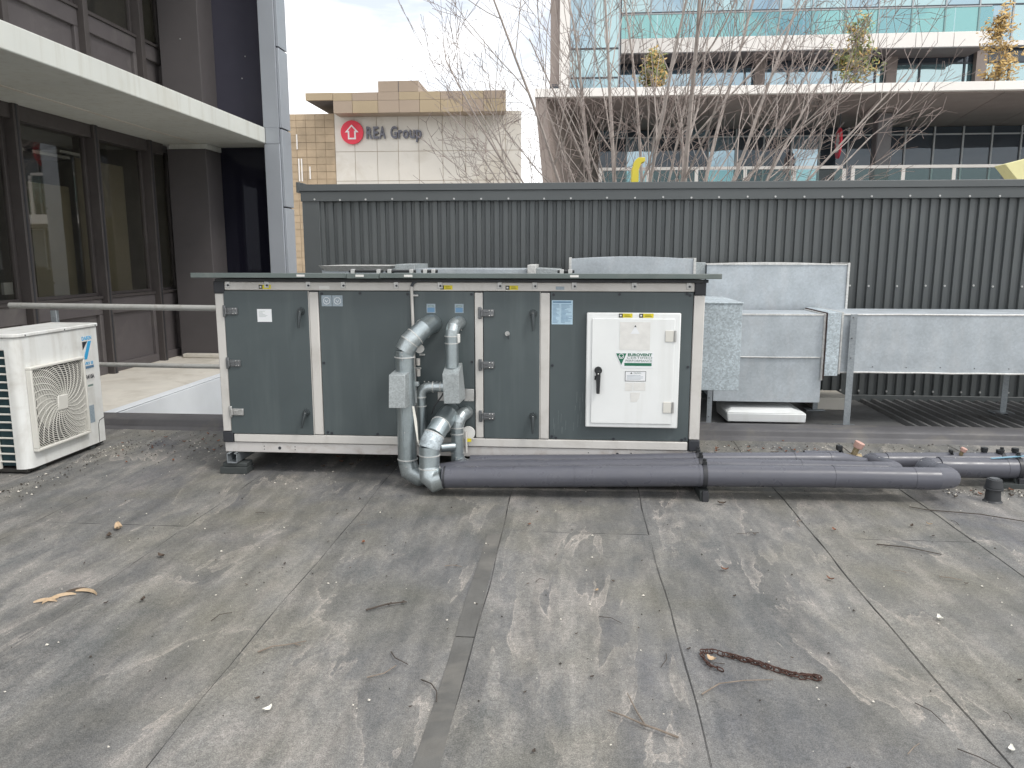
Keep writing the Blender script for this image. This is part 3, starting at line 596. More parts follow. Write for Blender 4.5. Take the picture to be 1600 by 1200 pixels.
# pipe B: low elbow -> front black pipe that turns back at its right end
pb = thing('clad_pipe', 'thickest insulated pipe at the front, galvanised elbow then long black run turning back', 'pipe', (-0.99, 5.12, 0))
r = 0.071
MB().tube([(-0.895, 5.5, 0.505), (-0.90, 5.38, 0.505), (-0.93, 5.25, 0.46), (-0.962, 5.18, 0.405)], r, 32).build('elbow', 'galv_pipe', pb)
MB().tube([(-0.962, 5.18, 0.405), (-0.98, 5.15, 0.365), (-0.99, 5.14, 0.325)], r + 0.003, 32).build('elbow_lower', 'galv_spangle', pb)
MB().tube([(-0.99, 5.14, 0.33), (-0.99, 5.125, 0.17)], r, 24).build('riser', 'galv_pipe', pb)
MB().tube([(-0.99, 5.125, 0.18), (-0.985, 5.11, 0.13), (-0.945, 5.095, 0.10), (-0.885, 5.088, 0.128)], r + 0.001, 32).build('bottom_elbow', 'galv_elbow', pb)
for p, d in (((-0.99, 5.135, 0.275), (0, 0, 1)), ((-0.99, 5.125, 0.185), (0, 0, 1)), ((-0.962, 5.18, 0.405), (-.4, -.6, -.9)), ((-0.93, 5.25, 0.46), (-.3, -1, -.5))): band(p, d, r + 0.005, pb, w_=0.003)
rivets([(-0.99, 5.055, z) for z in (0.165, 0.145, 0.18)] + [(-0.922, 5.11, 0.27), (-0.92, 5.1, 0.185)], pb)
MB().tube([(-0.94, 5.3, 0.285), (-0.845, 5.34, 0.285)], 0.034, 16).build('branch', 'galv_pipe', pb)
rb = 0.074
b1 = [(-0.89, 5.085, 0.130), (0.03, 5.12, 0.150), (0.87, 5.15, 0.165), (1.77, 5.185, 0.168), (2.30, 5.20, 0.165)]
for k, (p, q) in enumerate(zip(b1[:-1], b1[1:])):
    MB().tube([p, q], rb, 28).build('black_section', 'pvc', pb)
    band(q, Vector(q) - Vector(p), rb + 0.0025, pb, 'pvc', 0.010, 'joint')
band((-0.875, 5.085, 0.129), (1, 0, 0), rb + 0.004, pb, 'pvc_band', 0.006, 'joint')
MB().tube([(2.29, 5.20, 0.165), (2.44, 5.204, 0.164), (2.525, 5.24, 0.163), (2.53, 5.34, 0.160)], rb + 0.002, 28).build('end_elbow', 'pvc', pb)
MB().tube([(2.53, 5.32, 0.160), (2.515, 5.52, 0.146), (2.56, 5.60, 0.138), (2.68, 5.61, 0.133)], rb - 0.006, 28).build('return_elbow', 'pvc', pb)
MB().tube([(2.64, 5.606, 0.134), (3.1, 5.63, 0.132), (4.0, 5.70, 0.132), (6.5, 5.9, 0.132)], rb, 28).build('rear_section', 'pvc', pb)
band((2.66, 5.607, 0.134), (1, .06, 0), rb + 0.003, pb, 'pvc', 0.02, 'joint'); band((2.53, 5.33, 0.160), (-.05, 1, -.05), rb + 0.004, pb, 'pvc', 0.008, 'joint'); band((3.12, 5.632, 0.132), (1, .06, 0), rb + 0.003, pb, 'pvc', 0.012, 'joint')
rivets([(2.5, 5.3, 0.146 + rb), (2.51, 5.42, 0.206), (2.48, 5.52, 0.203), (3.0, 5.62, 0.206), (2.75, 5.6, 0.207)], pb)
# pipe A black run (second)
r2 = 0.062
a1 = [(-1.0, 5.255, 0.105), (-0.75, 5.27, 0.145), (-0.2, 5.285, 0.155), (0.87, 5.315, 0.180), (1.6, 5.345, 0.175), (2.10, 5.36, 0.168)]
for k, (p, q) in enumerate(zip(a1[:-1], a1[1:])):
    MB().tube([p, q], r2, 24).build('black_section', 'pvc', pa); band(q, Vector(q) - Vector(p), r2 + 0.0025, pa, 'pvc', 0.009, 'joint')
MB().tube([(2.08, 5.36, 0.168), (2.17, 5.362, 0.167), (2.235, 5.40, 0.165), (2.23, 5.50, 0.16)], r2 + 0.002, 28).build('end_elbow', 'pvc', pa)
MB().tube([(2.23, 5.48, 0.16), (2.20, 5.70, 0.142), (2.24, 5.77, 0.130), (2.38, 5.785, 0.126)], r2 - 0.003, 28).build('return_elbow', 'pvc', pa)
MB().tube([(2.34, 5.78, 0.126), (3.4, 5.865, 0.125), (6.5, 6.1, 0.125)], r2 + 0.003, 24).build('rear_section', 'pvc', pa)
rivets([(2.2, 5.55, 0.212), (2.22, 5.46, 0.213), (2.6, 5.8, 0.19), (3.0, 5.83, 0.19)], pa)
# pipe C: upper right port down to its valve cover, then the thin link
pc = thing('clad_pipe', 'thin galvanised pipe with elbow, sloped valve cover and short side link', 'pipe', (-0.85, 5.35, 0))
r = 0.046
MB().tube([(-0.825, 5.5, 1.165), (-0.828, 5.42, 1.168)] + arc((-0.828, 5.42, 1.168), (-0.85, 5.33, 1.165), (-0.855, 5.335, 1.08), 4)[1:], r + 0.002, 32).build('elbow', 'galv_elbow', pc)
MB().tube([(-0.855, 5.335, 1.09), (-0.853, 5.33, 0.86)], r, 20).build('riser', 'galv_pipe', pc)
for z in (1.085, 1.035): band((-0.855, 5.335, z), (0, 0, 1), r + 0.004, pc, w_=0.003)
B('clip_plate', (-0.812, 5.31, 1.04), (-0.795, 5.34, 1.10), 'sticker_grey', pc, 0.003)
rivets([(-0.80, 5.40, 1.15), (-0.80, 5.42, 1.12), (-0.795, 5.40, 1.165)], pc)
MB().hexa([(-0.895, 5.20, 0.625), (-0.782, 5.19, 0.630), (-0.770, 5.40, 0.630), (-0.88, 5.40, 0.625), (-0.905, 5.21, 0.832), (-0.79, 5.20, 0.838), (-0.792, 5.40, 0.888), (-0.912, 5.40, 0.882)]).build('valve_cover', 'galv_box', pc, 0.003)
MB().tube([(-0.90, 5.37, 0.715), (-1.02, 5.37, 0.712)] + arc((-1.02, 5.37, 0.712), (-1.09, 5.37, 0.71), (-1.09, 5.365, 0.64), 5)[1:], r - 0.010, 32).build('link_elbow', 'galv_elbow', pc)
MB().tube([(-1.09, 5.365, 0.65), (-1.085, 5.36, 0.33)], r - 0.012, 18).build('link_riser', 'galv_pipe', pc)
for p, d in (((-1.0, 5.37, 0.713), (1, 0, 0)), ((-0.945, 5.37, 0.713), (1, 0, 0)), ((-1.09, 5.365, 0.64), (0, 0, 1)), ((-1.088, 5.363, 0.575), (0, 0, 1))): band(p, d, r - 0.006, pc, w_=0.003)
rivets([(-1.06 + q * 0.03, 5.36, 0.752) for q in range(4)], pc)
MB().tube([(-0.91, 5.36, 0.70), (-0.93, 5.34, 0.66), (-0.985, 5.33, 0.58), (-1.01, 5.34, 0.52)], 0.006, 6).build('cable', 'cable', pc)
for xa in (-0.98, -0.785): B('bracket_plate', (xa, 5.43, 0.60), (xa + 0.07, 5.455, 0.69), 'zinc_bright', pc, 0.004)
# pipe D: small elbow -> third black pipe next to the unit
pd = thing('clad_pipe', 'small galvanised elbow pipe and rearmost black run against the unit base', 'pipe', (-0.83, 5.38, 0))
MB().tube([(-0.775, 5.5, 0.505), (-0.785, 5.44, 0.508)] + arc((-0.785, 5.44, 0.508), (-0.82, 5.37, 0.50), (-0.83, 5.37, 0.42), 4)[1:], r + 0.002, 32).build('elbow', 'galv_elbow', pd)
MB().tube([(-0.83, 5.37, 0.43), (-0.828, 5.36, 0.17)], r, 20).build('riser', 'galv_pipe', pd)
for z in (0.42, 0.375, 0.235): band((-0.83, 5.368, z), (0, 0, 1), r + 0.004, pd, w_=0.003)
MB().tube(arc((-0.828, 5.36, 0.20), (-0.82, 5.37, 0.12), (-0.72, 5.40, 0.13), 5), r + 0.004, 32).build('bottom_elbow', 'galv_elbow', pd)
rivets([(-0.79, 5.33, 0.46), (-0.79, 5.345, 0.49), (-0.83, 5.31, 0.21), (-0.81, 5.31, 0.195)], pd)
MB().tube([(-0.76, 5.46, 0.36), (-0.76, 5.44, 0.36)], 0.05, 20).build('port_disc', 'sticker_grey', pd)
MB().tube([(-0.775, 5.42, 0.38), (-0.77, 5.42, 0.22)], 0.008, 8).build('drain_tube', 'ahu_frame', pd); B('tag', (-0.765, 5.425, 0.30), (-0.735, 5.428, 0.325), 'yellow', pd)
r3 = 0.055
d1 = [(-0.74, 5.405, 0.150), (0.3, 5.415, 0.175), (0.87, 5.432, 0.195), (1.6, 5.52, 0.190), (1.86, 5.56, 0.185)]
for p, q in zip(d1[:-1], d1[1:]):
    MB().tube([p, q], r3, 22).build('black_section', 'pvc', pd); band(q, Vector(q) - Vector(p), r3 + 0.0025, pd, 'pvc', 0.008, 'joint')
MB().tube([(1.84, 5.557, 0.185), (1.95, 5.58, 0.18), (2.15, 5.66, 0.14)], [r3, r3, r3 * 0.7], 20).build('end_reducer', 'pvc', pd)
MB().tube([(1.75, 5.80, 0.14), (2.0, 5.81, 0.14)], 0.05, 20).build('stub', 'pvc', pd)
# pipe clamps on the floor
def clamp(x, ys, lab):
    t = thing('pipe_clamp', lab, 'pipe clamp', (x, ys[0][0], 0), 'clamps carrying the black pipes')
    for k, (yy, zz, rr) in enumerate(ys):
        MB().tube([(x - 0.014, yy, zz), (x + 0.014, yy, zz)], rr + 0.006, 24).build('clamp_ring', 'pvc_band', t)
        B('clamp_ear', (x - 0.014, yy - 0.012, zz + rr), (x + 0.016, yy + 0.012, zz + rr + 0.028), 'black_plastic', t, 0.004)
        MB().tube([(x, yy, zz + rr + 0.02), (x, yy, zz + rr + 0.042)], 0.013, 8).build('clamp_nut', 'black_plastic', t)
    y0 = ys[0][0] - 0.06; y1 = ys[-1][0] + 0.06
    MB().prism([(y0, 0.0), (y0 - 0.0, 0.035), (y0 + 0.03, 0.07), (y1, 0.07), (y1, 0.0)], x - 0.03, x + 0.03, 'x').build('foot_block', 'rubber', t, 0.004)
    B('channel', (x - 0.018, y0 - 0.02, 0.0), (x + 0.022, y0 + 0.01, 0.075), 'pvc_band', t, 0.003)
clamp(0.90, [(5.151, 0.1655, 0.074), (5.316, 0.180, 0.062), (5.435, 0.195, 0.055)], 'black pipe clamp on a foot below the right end of the unit')
clamp(3.2, [(5.637, 0.132, 0.074), (5.85, 0.125, 0.065)], 'black pipe clamp on a long base at the right edge')
B('base_bar', (3.0, 5.55, 0.0), (3.9, 5.63, 0.035), 'rubber', bpy.data.objects['pipe_clamp.001'], 0.004)
def valve(x, y, z, lab, sc=1.0, lean=0.02):
    t = thing('balancing_valve', lab, 'valve', (x, y, z), 'valves on the black pipes')
    MB().tube([(x, y, z - 0.02), (x + lean, y - 0.01, z + 0.065 * sc)], 0.017 * sc, 10).build('valve_stem', 'brass', t)
    MB().tube([(x - 0.055 * sc, y, z), (x + 0.055 * sc, y, z)], 0.024 * sc, 10).build('valve_body', 'brass', t)
    MB().tube([(x + lean, y - 0.01, z + 0.06 * sc), (x + lean * 1.5, y - 0.015, z + 0.095 * sc)], [0.026 * sc, 0.03 * sc], 12).build('hand_wheel', 'valve_knob', t, 0.004)
    MB().tube([(x - 0.045 * sc, y, z), (x - 0.075 * sc, y - 0.01, z + 0.06 * sc)], 0.012 * sc, 8).build('test_point', 'black_plastic', t)
    B('test_cap', (x - 0.09 * sc, y - 0.025 * sc, z + 0.045 * sc), (x - 0.06 * sc, y + 0.01, z + 0.075 * sc), 'black_plastic', t, 0.003)
valve(2.06, 5.70, 0.17, 'brass valve with pale pink hand wheel between the black pipe ends', 1.25, 0.035); valve(2.87, 5.80, 0.16, 'pink topped valve on the rear black pipe near the right edge', 0.8)
for k, (xx, yy) in enumerate(((3.08, 5.86), (3.18, 5.84), (3.30, 5.86))):
    tag(MB().tube([(xx, yy, 0.15), (xx, yy, 0.215 - 0.01 * (k == 1))], 0.02, 10).tube([(xx, yy, 0.20 - 0.01 * (k == 1)), (xx, yy, 0.225 - 0.01 * (k == 1))], 0.025, 10).build('black_plug', 'black_plastic'), 'small black plug standing on the rear pipe, %s of three' % ('leftmost', 'middle', 'rightmost')[k], 'plug', 'plugs on the rear pipe')
tag(MB().hexa([(3.0, 5.60, 0.205), (3.24, 5.62, 0.222), (3.24, 5.64, 0.222), (3.0, 5.62, 0.205), (3.0, 5.60, 0.209), (3.24, 5.62, 0.228), (3.24, 5.64, 0.228), (3.0, 5.62, 0.209)]).build('valve_lever', 'lever'), 'blue lever handle lying on the rear black pipe', 'lever')
# roof vent
v = thing('roof_vent', 'short black capped vent pipe standing on the roof at right', 'vent', (2.846, 5.25, 0))
MB().tube([(2.846, 5.25, 0.0), (2.846, 5.25, 0.012), (2.846, 5.25, 0.09)], [0.062, 0.05, 0.044], 24).build('pipe', 'vent', v)
MB().tube([(2.846, 5.25, 0.085), (2.846, 5.25, 0.098)], 0.06, 24).build('cap_rim', 'vent', v, 0.003)
MB().tube([(2.846, 5.25, 0.098), (2.846, 5.25, 0.158)], [0.056, 0.045], 24).build('cap', 'vent', v, 0.004)
MB().tube([(2.846, 5.25, 0.157), (2.846, 5.25, 0.163)], 0.03, 20).build('cap_disc', 'zinc', v)

# ------------------------------------------------------------------ ducts
def flange(par, x0, x1, y0, y1, z0, z1, t=0.018, mat='galv_flange'):
    m = MB(); m.box((x0, y0, z1 - t), (x1, y1, z1)); m.box((x0, y0, z0), (x1, y1, z0 + t)); m.box((x0, y0, z0 + t), (x1, y0 + t, z1 - t)); m.box((x0, y1 - t, z0 + t), (x1, y1, z1 - t))
    m.build('flange', mat, par, 0.002)
d = thing('duct', 'spangled galvanised duct box leaving the right end of the grey unit', 'duct', (1.1, 6.4, 0.55))
B('body', (0.92, 6.3, 0.555), (1.348, 7.2, 1.262), 'galv_spangle', d, 0.003); B('lid', (0.92, 6.29, 1.262), (1.355, 7.22, 1.272), 'galv_spangle', d, 0.002)
d = thing('duct', 'deep galvanised duct section with a horizontal joint beside the unit', 'duct', (1.9, 7.25, 0.28))
B('upper_panel', (1.34, 7.25, 0.712), (2.29, 7.86, 1.106), 'galv_duct', d, 0.003); B('lower_panel', (1.32, 7.262, 0.285), (2.30, 7.85, 0.706), 'galv_duct', d, 0.003)
MB().tube([(1.36, 7.248, 0.712), (1.9, 7.247, 0.709), (2.28, 7.248, 0.712)], 0.006, 6).build('joint_seal', 'galv_flange', d)
flange(d, 2.285, 2.303, 7.235, 7.88, 0.50, 1.118, 0.018); B('top_edge', (1.35, 7.244, 1.098), (2.284, 7.256, 1.113), 'galv_flange', d, 0.002)
d = thing('duct_collar', 'narrow spangled connecting collar between two ducts', 'duct collar', (2.37, 7.2, 0.55))
B('body', (2.306, 7.2, 0.548), (2.425, 7.9, 1.132), 'galv_spangle', d, 0.004); B('dark_gasket', (2.3035, 7.21, 0.52), (2.3058, 7.9, 1.128), 'rust', d)
d = thing('duct', 'long horizontal galvanised duct running out at the right edge', 'duct', (2.45, 7.25, 0.57))
for k, (a, b) in enumerate(((2.46, 4.95), (4.975, 8.9))):
    B('body', (a, 7.25 - 0.02 * k, 0.578 + 0.004 * k), (b, 7.95, 1.118 + 0.01 * k), 'galv_duct', d, 0.003)
flange(d, 2.44, 2.458, 7.235, 7.965, 0.56, 1.132); flange(d, 4.952, 4.974, 7.225, 7.965, 0.565, 1.14)
for zz in (1.112, 0.578): MB().tube([(2.46 + i * 0.25, 7.247, zz + R.uniform(-.003, .003)) for i in range(11)], 0.008, 6).build('edge_seal', 'galv_flange', d)
m = MB()
for i in range(8): m.ball((2.75 + i * 0.3, 7.249, 0.628 + R.uniform(-.004, .004)), 0.006, 6, 4)
m.build('rivets', 'zinc', d)
d = thing('duct', 'upper galvanised duct standing highest against the ribbed wall at right', 'duct', (2.0, 7.95, 0.8))
B('body', (1.33, 7.95, 0.75), (2.70, 8.45, 1.552), 'galv_duct', d, 0.003)
m = MB(); n = 8
top = [(1.325 + i * (1.385 / n), 1.556 + 0.016 * sin(pi * i / n)) for i in range(n + 1)]
m.prism(top + [(2.71, 1.548), (1.325, 1.548)], 7.94, 8.46, 'y'); m.build('top_panel', 'galv_flange', d, 0.002)
B('end_flange', (2.70, 7.935, 0.74), (2.722, 8.46, 1.57), 'galv_flange', d, 0.003); B('side_piece', (1.19, 7.99, 1.2), (1.322, 8.4, 1.572), 'galv_box', d, 0.003)
d = thing('duct', 'galvanised duct with a bowed top rising behind the unit roof', 'duct', (0.5, 7.7, 0.8))
n = 10; top = [(-0.04 + i * (1.20 / n), 1.608 + 0.024 * sin(pi * i / n)) for i in range(n + 1)]
MB().prism(top + [(1.16, 0.75), (-0.04, 0.75)], 7.7, 8.4, 'y').build('body', 'galv_duct', d, 0.003)
flange(d, -0.055, -0.03, 7.685, 8.41, 0.74, 1.622, 0.03); flange(d, 1.155, 1.18, 7.685, 8.41, 0.74, 1.618, 0.035)
d = thing('duct', 'low galvanised duct with a folded rim behind the left of the unit roof', 'duct', (-2.1, 7.5, 0.8))
B('body', (-2.50, 7.53, 0.8), (-1.81, 8.2, 1.50), 'galv_duct', d, 0.003)
MB().hexa([(-2.46, 7.52, 1.49), (-1.85, 7.52, 1.49), (-1.85, 8.2, 1.49), (-2.46, 8.2, 1.49), (-2.51, 7.46, 1.543), (-1.80, 7.46, 1.543), (-1.80, 8.26, 1.543), (-2.51, 8.26, 1.543)]).build('folded_rim', 'galv_flange', d, 0.002)
d = thing('duct', 'long low galvanised duct showing just above the unit roof', 'duct', (-1.0, 7.5, 0.8))
B('body', (-1.56, 7.55, 0.8), (-0.46, 8.2, 1.512), 'galv_duct', d, 0.003)
B('end_plate', (-1.755, 7.50, 0.85), (-1.56, 8.2, 1.558), 'galv_box', d, 0.004); B('link', (-1.80, 7.6, 0.9), (-1.755, 8.1, 1.52), 'galv_box', d)
B('end_plate', (-0.455, 7.5, 0.85), (-0.375, 8.2, 1.552), 'galv_flange', d, 0.004); MB().hexa([(-0.375, 7.55, .85), (-0.13, 7.55, .85), (-0.13, 8.1, .85), (-0.375, 8.1, .85), (-0.375, 7.55, 1.52), (-0.13, 7.55, 1.51), (-0.13, 8.1, 1.51), (-0.375, 8.1, 1.52)]).build('stub', 'galv_box', d, 0.003)
def leg(x, y, top, lab, w_=0.045, flip=1):
    t = thing('duct_stand', lab, 'stand', (x, y, 0.07), 'steel stands under the ducts')
    m = MB(); m.box((x, y, 0.082), (x + w_, y + 0.005, top)); m.box((x + w_ - 0.005, y + 0.005, 0.082), (x + w_, y + 0.04, top)); m.build('angle_post', 'galv_leg', t, 0.001)
    B('base_plate', (x - 0.07, y - 0.03, 0.071), (x + w_ + 0.07, y + 0.10, 0.081), 'galv_leg', t, 0.002)
    mm = MB()
    for zz in (top - 0.03, top - 0.22, top - 0.4): mm.ball((x + w_ * 0.4, y - 0.002, zz), 0.007, 6, 4)
    mm.build('bolts', 'zinc', t)
leg(2.505, 7.195, 1.118, 'tall steel angle stand in front of the long duct', 0.06); leg(2.46, 7.97, 0.9, 'steel stand behind the duct collar', 0.05)
leg(4.30, 7.97, 1.0, 'steel stand under the long duct near the right edge', 0.06); leg(1.25, 7.16, 0.555, 'short steel stand beside the unit under the spangled duct', 0.045)
c_ = thing('drip_tray', 'white flat condensate box lying below the galvanised duct', 'tray', (1.8, 7.3, 0.1))
MB().hexa([(1.45, 7.19, 0.104), (2.165, 7.19, 0.104), (2.165, 7.75, 0.08), (1.45, 7.75, 0.08), (1.44, 7.18, 0.19), (2.165, 7.18, 0.19), (2.165, 7.75, 0.19), (1.44, 7.75, 0.19)]).build('tray', 'white_door', c_, 0.01)
MB().hexa([(1.44, 7.18, 0.191), (2.165, 7.18, 0.191), (2.165, 7.75, 0.191), (1.44, 7.75, 0.191), (1.50, 7.25, 0.225), (2.05, 7.25, 0.225), (2.05, 7.7, 0.225), (1.50, 7.7, 0.225)]).build('lid', 'white_door', c_, 0.008)
tag(B('concrete_plinth', (2.48, 8.0, 0.071), (2.85, 8.45, 0.2), 'bld_ledge', None, 0.01), 'grey concrete plinth below the ducts at the wall', 'plinth')

# ------------------------------------------------------------------ handrail
h = thing('handrail', 'pale tubular handrail with two rails on the roof edge behind the condenser', 'railing', (-4.9, 7.05, 0.1))
MB().tube([(-5.45, 7.05, 1.165), (-1.5, 7.05, 1.135)], 0.028, 16).build('top_rail', 'handrail', h)
MB().tube([(-5.0, 7.05, 0.60), (-1.5, 7.05, 0.58)], 0.022, 16).build('mid_rail', 'handrail', h)
for xx in (-5.0, -3.0, -1.7):
    B('rail_post', (xx - 0.03, 7.03, 0.0 if xx < -4.8 else 0.1), (xx + 0.03, 7.07, 1.12), 'galv_leg', h, 0.004)

# ------------------------------------------------------------------ condenser unit (fan face looks towards +X)
ac = thing('condenser_unit', 'white outdoor condenser unit with square fan grille at the left edge', 'air conditioner', (-4.28, 5.78, 0))
ax0, ax1, ay0, ay1, az0, az1 = -4.50, -4.09, 5.31, 6.29, 0.045, 1.045
cr_ = 0.07
def rr_poly(x0, x1, y0, y1, r1, r2): # rounded at near-right corner r1, far-right r2
    p = [(x0, y1), (x0, y0)]
    p += [(x1 - r1 + r1 * cos(a), y0 + r1 + r1 * sin(a)) for a in [-pi / 2 + i * pi / 16 for i in range(9)]]
    p += [(x1 - r2 + r2 * cos(a), y1 - r2 + r2 * sin(a)) for a in [i * pi / 12 for i in range(7)]]
    return p
# casing as a thin wrap with an opening on the near side for the coil
MB().prism(rr_poly(-4.19, ax1, ay0, ay1, cr_, 0.02), az0, az1 - 0.003, 'z').build('casing', 'ac_white', ac)
B('coil_block', (ax0 + 0.02, ay0 + 0.03, az0 + 0.02), (-4.188, ay1 - 0.01, az1 - 0.03), 'coil', ac)
B('casing_rear', (ax0, ay0, az0), (ax0 + 0.04, ay1, az1 - 0.004), 'ac_white', ac, 0.004)
for q in range(15):
    z = az0 + 0.05 + q * 0.061
    B('coil_guard_bar', (ax0 + 0.04, ay0 + 0.008, z), (-4.19, ay0 + 0.02, z + 0.013), 'ac_grille', ac, 0.003)
B('guard_stile', (-4.33, ay0 + 0.004, az0), (-4.318, ay0 + 0.024, az0 + 0.3), 'ac_grille', ac); B('guard_top', (ax0 + 0.04, ay0, az1 - 0.09), (-4.188, ay0 + 0.03, az1 - 0.004), 'ac_white', ac, 0.004)
MB().prism(rr_poly(ax0 - 0.012, ax1 + 0.012, ay0 - 0.012, ay1 + 0.012, cr_, 0.03), az1, az1 + 0.028, 'z').build('top_cover', 'ac_white', ac, 0.006)
B('base_pan', (ax0 + 0.01, ay0 + 0.02, 0.02), (ax1 - 0.03, ay1 - 0.01, az0), 'ac_dark', ac)
for yy in (ay0 + 0.15, ay1 - 0.2): B('mounting_foot', (ax0, yy, 0.0), (ax1 - 0.02, yy + 0.07, 0.03), 'rubber', ac, 0.004)
for yy in (5.40, 5.85, 6.25): MB().ball((ax1 + 0.011, yy, az1 + 0.012), 0.007, 8, 5).build('screw', 'zinc', ac)
# fan grille
gy, gz, gh = 5.70, 0.492, 0.325
fr_ = MB()
for a, b in (((gy - gh, gz - gh), (gy + gh, gz - gh + 0.022)), ((gy - gh, gz + gh - 0.022), (gy + gh, gz + gh)), ((gy - gh, gz - gh + 0.022), (gy - gh + 0.022, gz + gh - 0.022)), ((gy + gh - 0.022, gz - gh + 0.022), (gy + gh, gz + gh - 0.022))):
    fr_.box((ax1 + 0.0005, a[0], a[1]), (ax1 + 0.045, b[0], b[1]))
gr = fr_.build('fan_grille', 'ac_grille', ac, 0.006)
B('fan_recess', (ax1 + 0.001, gy - gh + 0.02, gz - gh + 0.02), (ax1 + 0.004, gy + gh - 0.02, gz + gh - 0.02), 'ac_dark', gr)
for k in range(3):
    a0 = k * tau / 3 + 0.7; m = MB(); vs = []
    for i in range(7):
        aa = a0 + i * 0.22
        vs += [(ax1 + 0.006 + 0.002 * i, gy + 0.06 * cos(aa), gz + 0.06 * sin(aa)), (ax1 + 0.006 + 0.002 * i, gy + 0.25 * cos(aa - 0.12), gz + 0.25 * sin(aa - 0.12))]
    m.add(vs, [(2 * i, 2 * i + 1, 2 * i + 3, 2 * i + 2) for i in range(6)]); m.build('fan_blade', 'ac_grille' if k == 1 else 'ac_dark', gr)
m = MB(); lim = gh - 0.012
q = 0.060
while q < 0.44:
    n = 64; run = []
    for i in range(n + 1):
        a = tau * i / n; y_, z_ = q * cos(a), q * sin(a)
        if abs(y_) < lim and abs(z_) < lim: run.append((ax1 + 0.036 - 0.02 * (q / .44) ** 2 + 0.004, gy + y_, gz + z_))
        else:
            if len(run) > 1: m.tube(run, 0.0032, 4, False)
            run = []
    if len(run) > 1: m.tube(run, 0.0032, 4, False)
    q += 0.0155
m.build('grille_rings', 'ac_grille', gr)
m = MB()
for k in range(28):
    a0 = tau * k / 28; run = []
    for i in range(14):
        q = 0.055 + 0.40 * i / 13; a = a0 + 1.1 * (q / 0.45) ** 1.2; y_, z_ = q * cos(a), q * sin(a)
        if abs(y_) < lim and abs(z_) < lim: run.append((ax1 + 0.041 - 0.02 * (q / .44) ** 2, gy + y_, gz + z_))
    if len(run) > 1: m.tube(run, 0.0042, 4, False)
m.build('grille_spokes', 'ac_grille', gr)
MB().prism([(gy - 0.062, gz - 0.055), (gy + 0.055, gz - 0.06), (gy + 0.062, gz + 0.055), (gy - 0.055, gz + 0.062)], ax1 + 0.038, ax1 + 0.05, 'x').build('grille_hub', 'ac_grille', gr, 0.008)
lg = B('brand_plate', (ax1 + 0.0005, 6.065, 0.70), (ax1 + 0.002, 6.20, 0.975), 'sticker_grey', ac)
text('lettering', 'DAIKIN', 0.045, face_right(ax1 + 0.0025, 6.068, 0.942), 'brand_blue', lg, width=0.128, bold=0.0012)
MB().prism([(6.068, 0.78), (6.115, 0.78), (6.19, 0.93), (6.145, 0.93)], ax1 + 0.0021, ax1 + 0.003, 'x').build('emblem', 'brand_blue', lg)
MB().prism([(6.068, 0.86), (6.068, 0.93), (6.137, 0.93)], ax1 + 0.0021, ax1 + 0.003, 'x').build('emblem_corner', 'ink', lg)
text('lettering', 'VRV III', 0.036, face_right(ax1 + 0.0025, 6.075, 0.732), 'brand_blue', lg, width=0.115, bold=0.0012); B('printed_bar', (ax1 + 0.0021, 6.068, 0.702), (ax1 + 0.003, 6.197, 0.724), 'print_blue', lg)
rp = B('refrigerant_label', (ax1 + 0.0005, 6.072, 0.60), (ax1 + 0.002, 6.198, 0.665), 'sticker_grey', ac); text('lettering', 'R410A', 0.05, face_right(ax1 + 0.0025, 6.078, 0.613), 'ink', rp, width=0.112, bold=0.002)
s = B('label', (ax1 + 0.0005, 6.085, 0.535), (ax1 + 0.002, 6.175, 0.575), 'sticker_grey', ac); B('printed_lines', (ax1 + 0.0021, 6.095, 0.547), (ax1 + 0.003, 6.165, 0.563), 'ink_soft', s)
B('rating_label', (ax1 + 0.0005, 6.07, 0.235), (ax1 + 0.002, 6.15, 0.385), 'sticker_clear', ac)
MB().tube([(ax1 + 0.001, 6.285, 0.25), (ax1 + 0.001, 6.21, 0.235), (ax1 + 0.001, 6.19, 0.20), (ax1 + 0.001, 6.185, 0.05)], 0.003, 5).build('service_panel_seam', 'ac_dark', ac)

# ------------------------------------------------------------------ dark office building on the left
ob = thing('office_building', 'dark grey office block with white canopy slab on the left', 'building', (-6.5, 8, 0))
XW = -6.5
B('canopy', (XW, 1.0, 3.36), (-4.83, 12.098, 3.60), 'bld_canopy', ob, 0.012)
B('canopy_return', (XW, 12.0985, 3.362), (-4.864, 12.62, 3.598), 'bld_canopy', ob)
B('canopy_joint', (-5.9, 1.0, 3.352), (-5.86, 12.0, 3.3595), 'bld_ledge', ob)
lg_ = B('ledge', (XW - 0.2, 7.21, -0.25), (-4.86, 12.45, 0.0), 'bld_ledge', ob, 0.01)
B('ledge_face', (-4.858, 7.21, -1.6), (-4.80, 12.4, -0.004), 'bld_ledge_face', ob, 0.006); B('ledge_lip', (-4.93, 7.22, 0.001), (-4.803, 12.4, 0.014), 'bld_ledge_face', ob, 0.005)
B('ledge_kerb', (-6.3, 11.85, 0.001), (-4.95, 11.99, 0.07), 'bld_ledge', ob, 0.02)
B('wall_below', (XW - 0.3, 1.0, -4.4), (-4.87, 12.45, -0.26), 'bld_dark', ob)
muls = [5.95, 7.33, 8.72, 10.22, 11.58]
